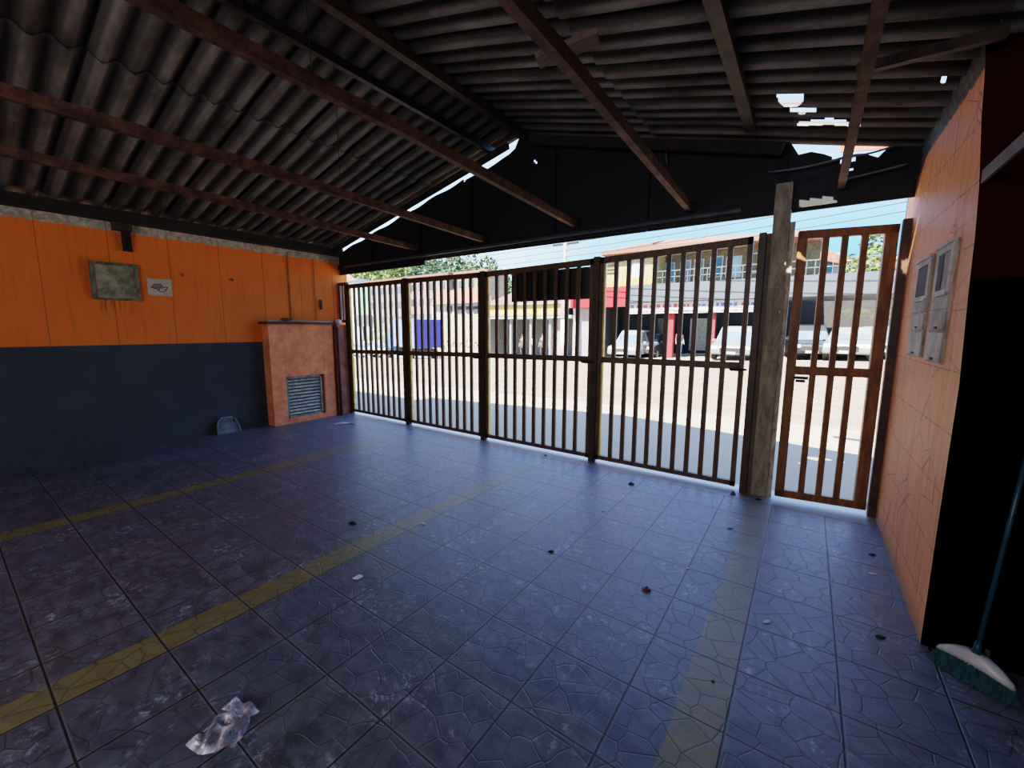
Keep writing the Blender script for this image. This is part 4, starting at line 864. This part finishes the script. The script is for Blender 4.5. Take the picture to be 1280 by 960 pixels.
# ---- people across the street
def person(loc, rot, label, top, legs, h=1.7):
    t = thing('person', loc, label, 'person'); t.rotation_euler = (0, 0, rot); ORG[t.name] = Vector((0, 0, 0)); s = h/1.7
    P = [(0,0,.92),(0,0,1.12),(0,0,1.36),(0,0,1.46),(0,.01,1.53),(0,.01,1.64),(.17,0,1.38),(.23,-.02,1.12),(.24,.08,.90),(.245,.12,.80),(-.17,0,1.38),(-.23,-.02,1.12),(-.24,.08,.90),(-.245,.12,.80),(.09,0,.88),(.11,.03,.48),(.11,-.02,.07),(.12,.14,.03),(-.09,0,.88),(-.12,-.03,.48),(-.12,-.08,.07),(-.13,.08,.03)]
    R_ = [.14,.13,.15,.06,.055,.095,.055,.042,.032,.025,.055,.042,.032,.025,.088,.06,.042,.035,.088,.06,.042,.035]
    E_ = [(0,1),(1,2),(2,3),(3,4),(4,5),(2,6),(6,7),(7,8),(8,9),(2,10),(10,11),(11,12),(12,13),(0,14),(14,15),(15,16),(16,17),(0,18),(18,19),(19,20),(20,21)]
    def skinned(name, idx, edges, m, grow=0):
        mp = {k: i for i, k in enumerate(idx)}; me = bpy.data.meshes.new(name); me.from_pydata([Vector(P[k])*s for k in idx], [(mp[a], mp[b]) for a, b in edges], [])
        me.materials.append(m); o = bpy.data.objects.new(name, me); COL.objects.link(o); o.parent = t
        o.modifiers.new('skin', 'SKIN'); o.modifiers.new('sub', 'SUBSURF').levels = 1; o.modifiers['sub'].render_levels = 1
        for i, k in enumerate(idx): me.skin_vertices[0].data[i].radius = ((R_[k]+grow)*s,)*2
        me.skin_vertices[0].data[0].use_root = True
        return o
    body = skinned('body', list(range(22)), E_, mat('skin', (.32, .18, .12), .6))
    skinned('shirt', [0,1,2,6,7,10,11], [(0,1),(1,2),(2,6),(6,7),(2,10),(10,11)], top, .012)
    skinned('trousers', [0,14,15,16,18,19,20], [(0,14),(14,15),(15,16),(0,18),(18,19),(19,20)], legs, .012)
    MB().ball((0, -.01*s, 1.675*s), .10*s, 1, 1.05, .85, 10).build('hair', mat('dark_hair', (.02, .015, .01), .7), t, smooth=True)
mj = mg('blue_jeans', (.10, .20, .42)); md = mg('dark_clothes', (.035, .035, .045)); mrs = mg('maroon_shirt', (.25, .06, .07)); mgs = mg('grey_shirt', (.3, .3, .33))
person(cpos(849, 26.6), -PI*.8, 'person in maroon shirt and blue jeans between the red pillars', mrs, mj)
person(cpos(653, 25.6), PI, 'person in dark clothes, leftmost of three before the yellow sign shop', md, md)
person(cpos(667, 25.9), PI*.9, 'person in grey shirt, middle of three before the yellow sign shop', mgs, md)
person(cpos(678, 25.6), PI, 'person in dark clothes, rightmost of three before the yellow sign shop', md, md)

# ---- trees
def tree(c, r, hgt, cols, label, n=2600, group=None, sz=.22, seed=0):
    rnd = random.Random(seed); c = Vector(c); t = thing('leafy_tree', c, label, 'tree', group)
    MB().tube([c, c+Vector((.1, 0, hgt*.5)), c+Vector((0, 0, hgt))], [r*.10, r*.07, r*.03], 7).build('trunk', mg('bark', (.12, .09, .07)), t)
    b = MB(); clumps = [(Vector((rnd.gauss(0, r*.45), rnd.gauss(0, r*.35), hgt+rnd.gauss(0, r*.28))), r*rnd.uniform(.3, .55)) for _ in range(11)]
    for i in range(n):
        cc, cr = rnd.choice(clumps); d = Vector((rnd.gauss(0, 1), rnd.gauss(0, 1), rnd.gauss(0, 1))).normalized()*cr*rnd.uniform(.75, 1.05)
        q = c+cc+d; a = Vector((rnd.gauss(0, 1), rnd.gauss(0, 1), rnd.gauss(0, 1))).normalized()*sz*rnd.uniform(.6, 1.3); e = a.cross(Vector((rnd.gauss(0, 1), rnd.gauss(0, 1), rnd.gauss(0, 1)))).normalized()*sz*.6
        b.add([q-a, q+e, q+a, q-e], [(0,1,2,3)])
    b.build('crown', cols, t, fix=False)
mt1 = mg('yellow_green_leaves', (.16, .22, .05), var=.5, scale=.8, c2=(.06, .10, .025)); mt2 = mg('green_leaves', (.09, .15, .06), var=.5, scale=.8, c2=(.03, .06, .025)); mt3 = mg('autumn_leaves', (.18, .12, .025), var=.4, scale=.6, c2=(.06, .08, .02))
def tr(u, v, Y, r, m_, lab, seed, n=2600):
    q = at(u, v, 1, Y); g_ = gz(q.x, Y)-.5; tree((q.x, Y, g_), r, q.z-g_, m_, lab, n, seed=seed, sz=.07*r)
tr(452, 352, 60, 6.0, mt1, 'yellowish tree at the far left above the gate', 1)
tr(482, 345, 62, 6.5, mt1, 'broad yellow green tree above the first gate panel', 2, 3600)
tr(512, 342, 64, 6.5, mt1, 'tall yellow green tree at the step of the gable bottom edge', 3, 3600)
tr(545, 346, 66, 6.5, mt2, 'green tree above the second gate panel', 4, 3000)
tr(575, 350, 70, 6.2, mt2, 'darker green tree above the second gate panel right end', 5, 3000)
tr(604, 354, 72, 5.5, mt2, 'green tree just left of the black plate', 6, 2600)
tr(632, 364, 72, 5.0, mt2, 'low green tree seen beside the left edge of the black plate', 7, 2200)
tr(1062, 352, 60, 3.8, mt3, 'autumn coloured tree above the grey canopy at right', 8, 3000)
tr(1082, 349, 58, 3.8, mt3, 'golden green tree above the canopy near the salmon wall', 9, 3000)
tr(1106, 346, 56, 4.0, mt1, 'green tree nearest the salmon wall above the canopy', 10, 3000)
tr(925, 305, 62, 1.6, mt2, 'sparse treetop poking above the tiled roof', 11, 350)
# hill
b = MB(); V = []; nx = 30
for i in range(nx+1):
    x = -110+200*i/nx; V += [(x, 72, gz(x, 26)-3), (x, 92, 8.5+2*math.sin(i*.7) if x < -28 else (9+1.5*math.sin(i) if x > 2 else 3))]
b.add(V, [(2*i, 2*i+2, 2*i+3, 2*i+1) for i in range(nx)])
o = struct(b.build('hill', mg('wooded_hill', (.12, .20, .08), var=.5, scale=.35), fix=False))

GROUPS = {'bar_gate': 'sliding bar gate panels along the street front', 'gate_post': 'dark posts of the street gate', 'steel_beam': 'rusty tie beams under the roof', 'roof_purlin': 'purlins under the roof', 'verge_rafter': 'rafters at the front roof edge',
 'hanger_wire': 'hanger wires under the roof', 'roof_cable': 'loose cables on the gable', 'electric_meter_box': 'meter boxes on the salmon wall', 'overhead_cable': 'overhead cables across the street', 'parked_car': 'cars parked across the street',
 'person': 'people across the street', 'leafy_tree': 'trees beyond the street', 'brick_house': 'brick houses on the slope', 'dead_leaf': 'dead leaves on the floor', 'paper_scrap': 'paper scraps on the floor', 'cloth_scrap': 'cloth scraps by the enclosure'}
for o in list(bpy.data.objects):
    k = o.name.split('.')[0]
    if o.parent is None and k in GROUPS and o.get('label'): o['group'] = GROUPS[k]

# ------------------------------------------------------------------ light
w = bpy.data.worlds.new('world'); bpy.context.scene.world = w; w.use_nodes = True; nt = w.node_tree
bg = nt.nodes['Background']; tc = N(nt, 'ShaderNodeTexCoord'); sp = N(nt, 'ShaderNodeSeparateXYZ'); nt.links.new(tc.outputs['Generated'], sp.inputs[0])
up = ramp(nt, sp.outputs[2], .0, .38); lf = ramp(nt, sp.outputs[0], -.75, -.25)
c1 = mixc(nt, up, (.36, .50, .60), (.20, .30, .50)); c2 = mixc(nt, up, (.005, .26, .50), (.17, .28, .56))
nt.links.new(mixc(nt, lf, c1, c2), bg.inputs['Color']); bg.inputs['Strength'].default_value = .95
sd = bpy.data.lights.new('sun', 'SUN'); sd.energy = 5.2; sd.angle = .01; sd.color = (1, .93, .82)
so = bpy.data.objects.new('sun', sd); COL.objects.link(so)
dirv = Vector((.08, .58, -.86)); so.rotation_euler = dirv.to_track_quat('-Z', 'Y').to_euler(); so.location = (0, -10, 20)
def area(name, loc, tgt, sx, sy, e, col):
    d = bpy.data.lights.new(name, 'AREA'); d.shape = 'RECTANGLE'; d.size = sx; d.size_y = sy; d.energy = e; d.color = col
    o = bpy.data.objects.new(name, d); COL.objects.link(o); o.location = loc; o.rotation_euler = (Vector(tgt)-Vector(loc)).to_track_quat('-Z', 'Y').to_euler(); return o
area('fill_light', (-1.5, -3.0, 2.2), (-3, 3, 1.6), 4, 1.2, 13, (.95, .92, 1.0))  # added fill behind the camera, not a lamp of the room
sc = bpy.context.scene
sc.view_settings.view_transform = 'Filmic'; sc.view_settings.look = 'Medium High Contrast'; sc.view_settings.exposure = 2.95
sc.cycles.max_bounces = 8; sc.cycles.diffuse_bounces = 5; sc.cycles.glossy_bounces = 3; sc.cycles.transparent_max_bounces = 8
sc.cycles.sample_clamp_indirect = 6; sc.cycles.use_denoising = True
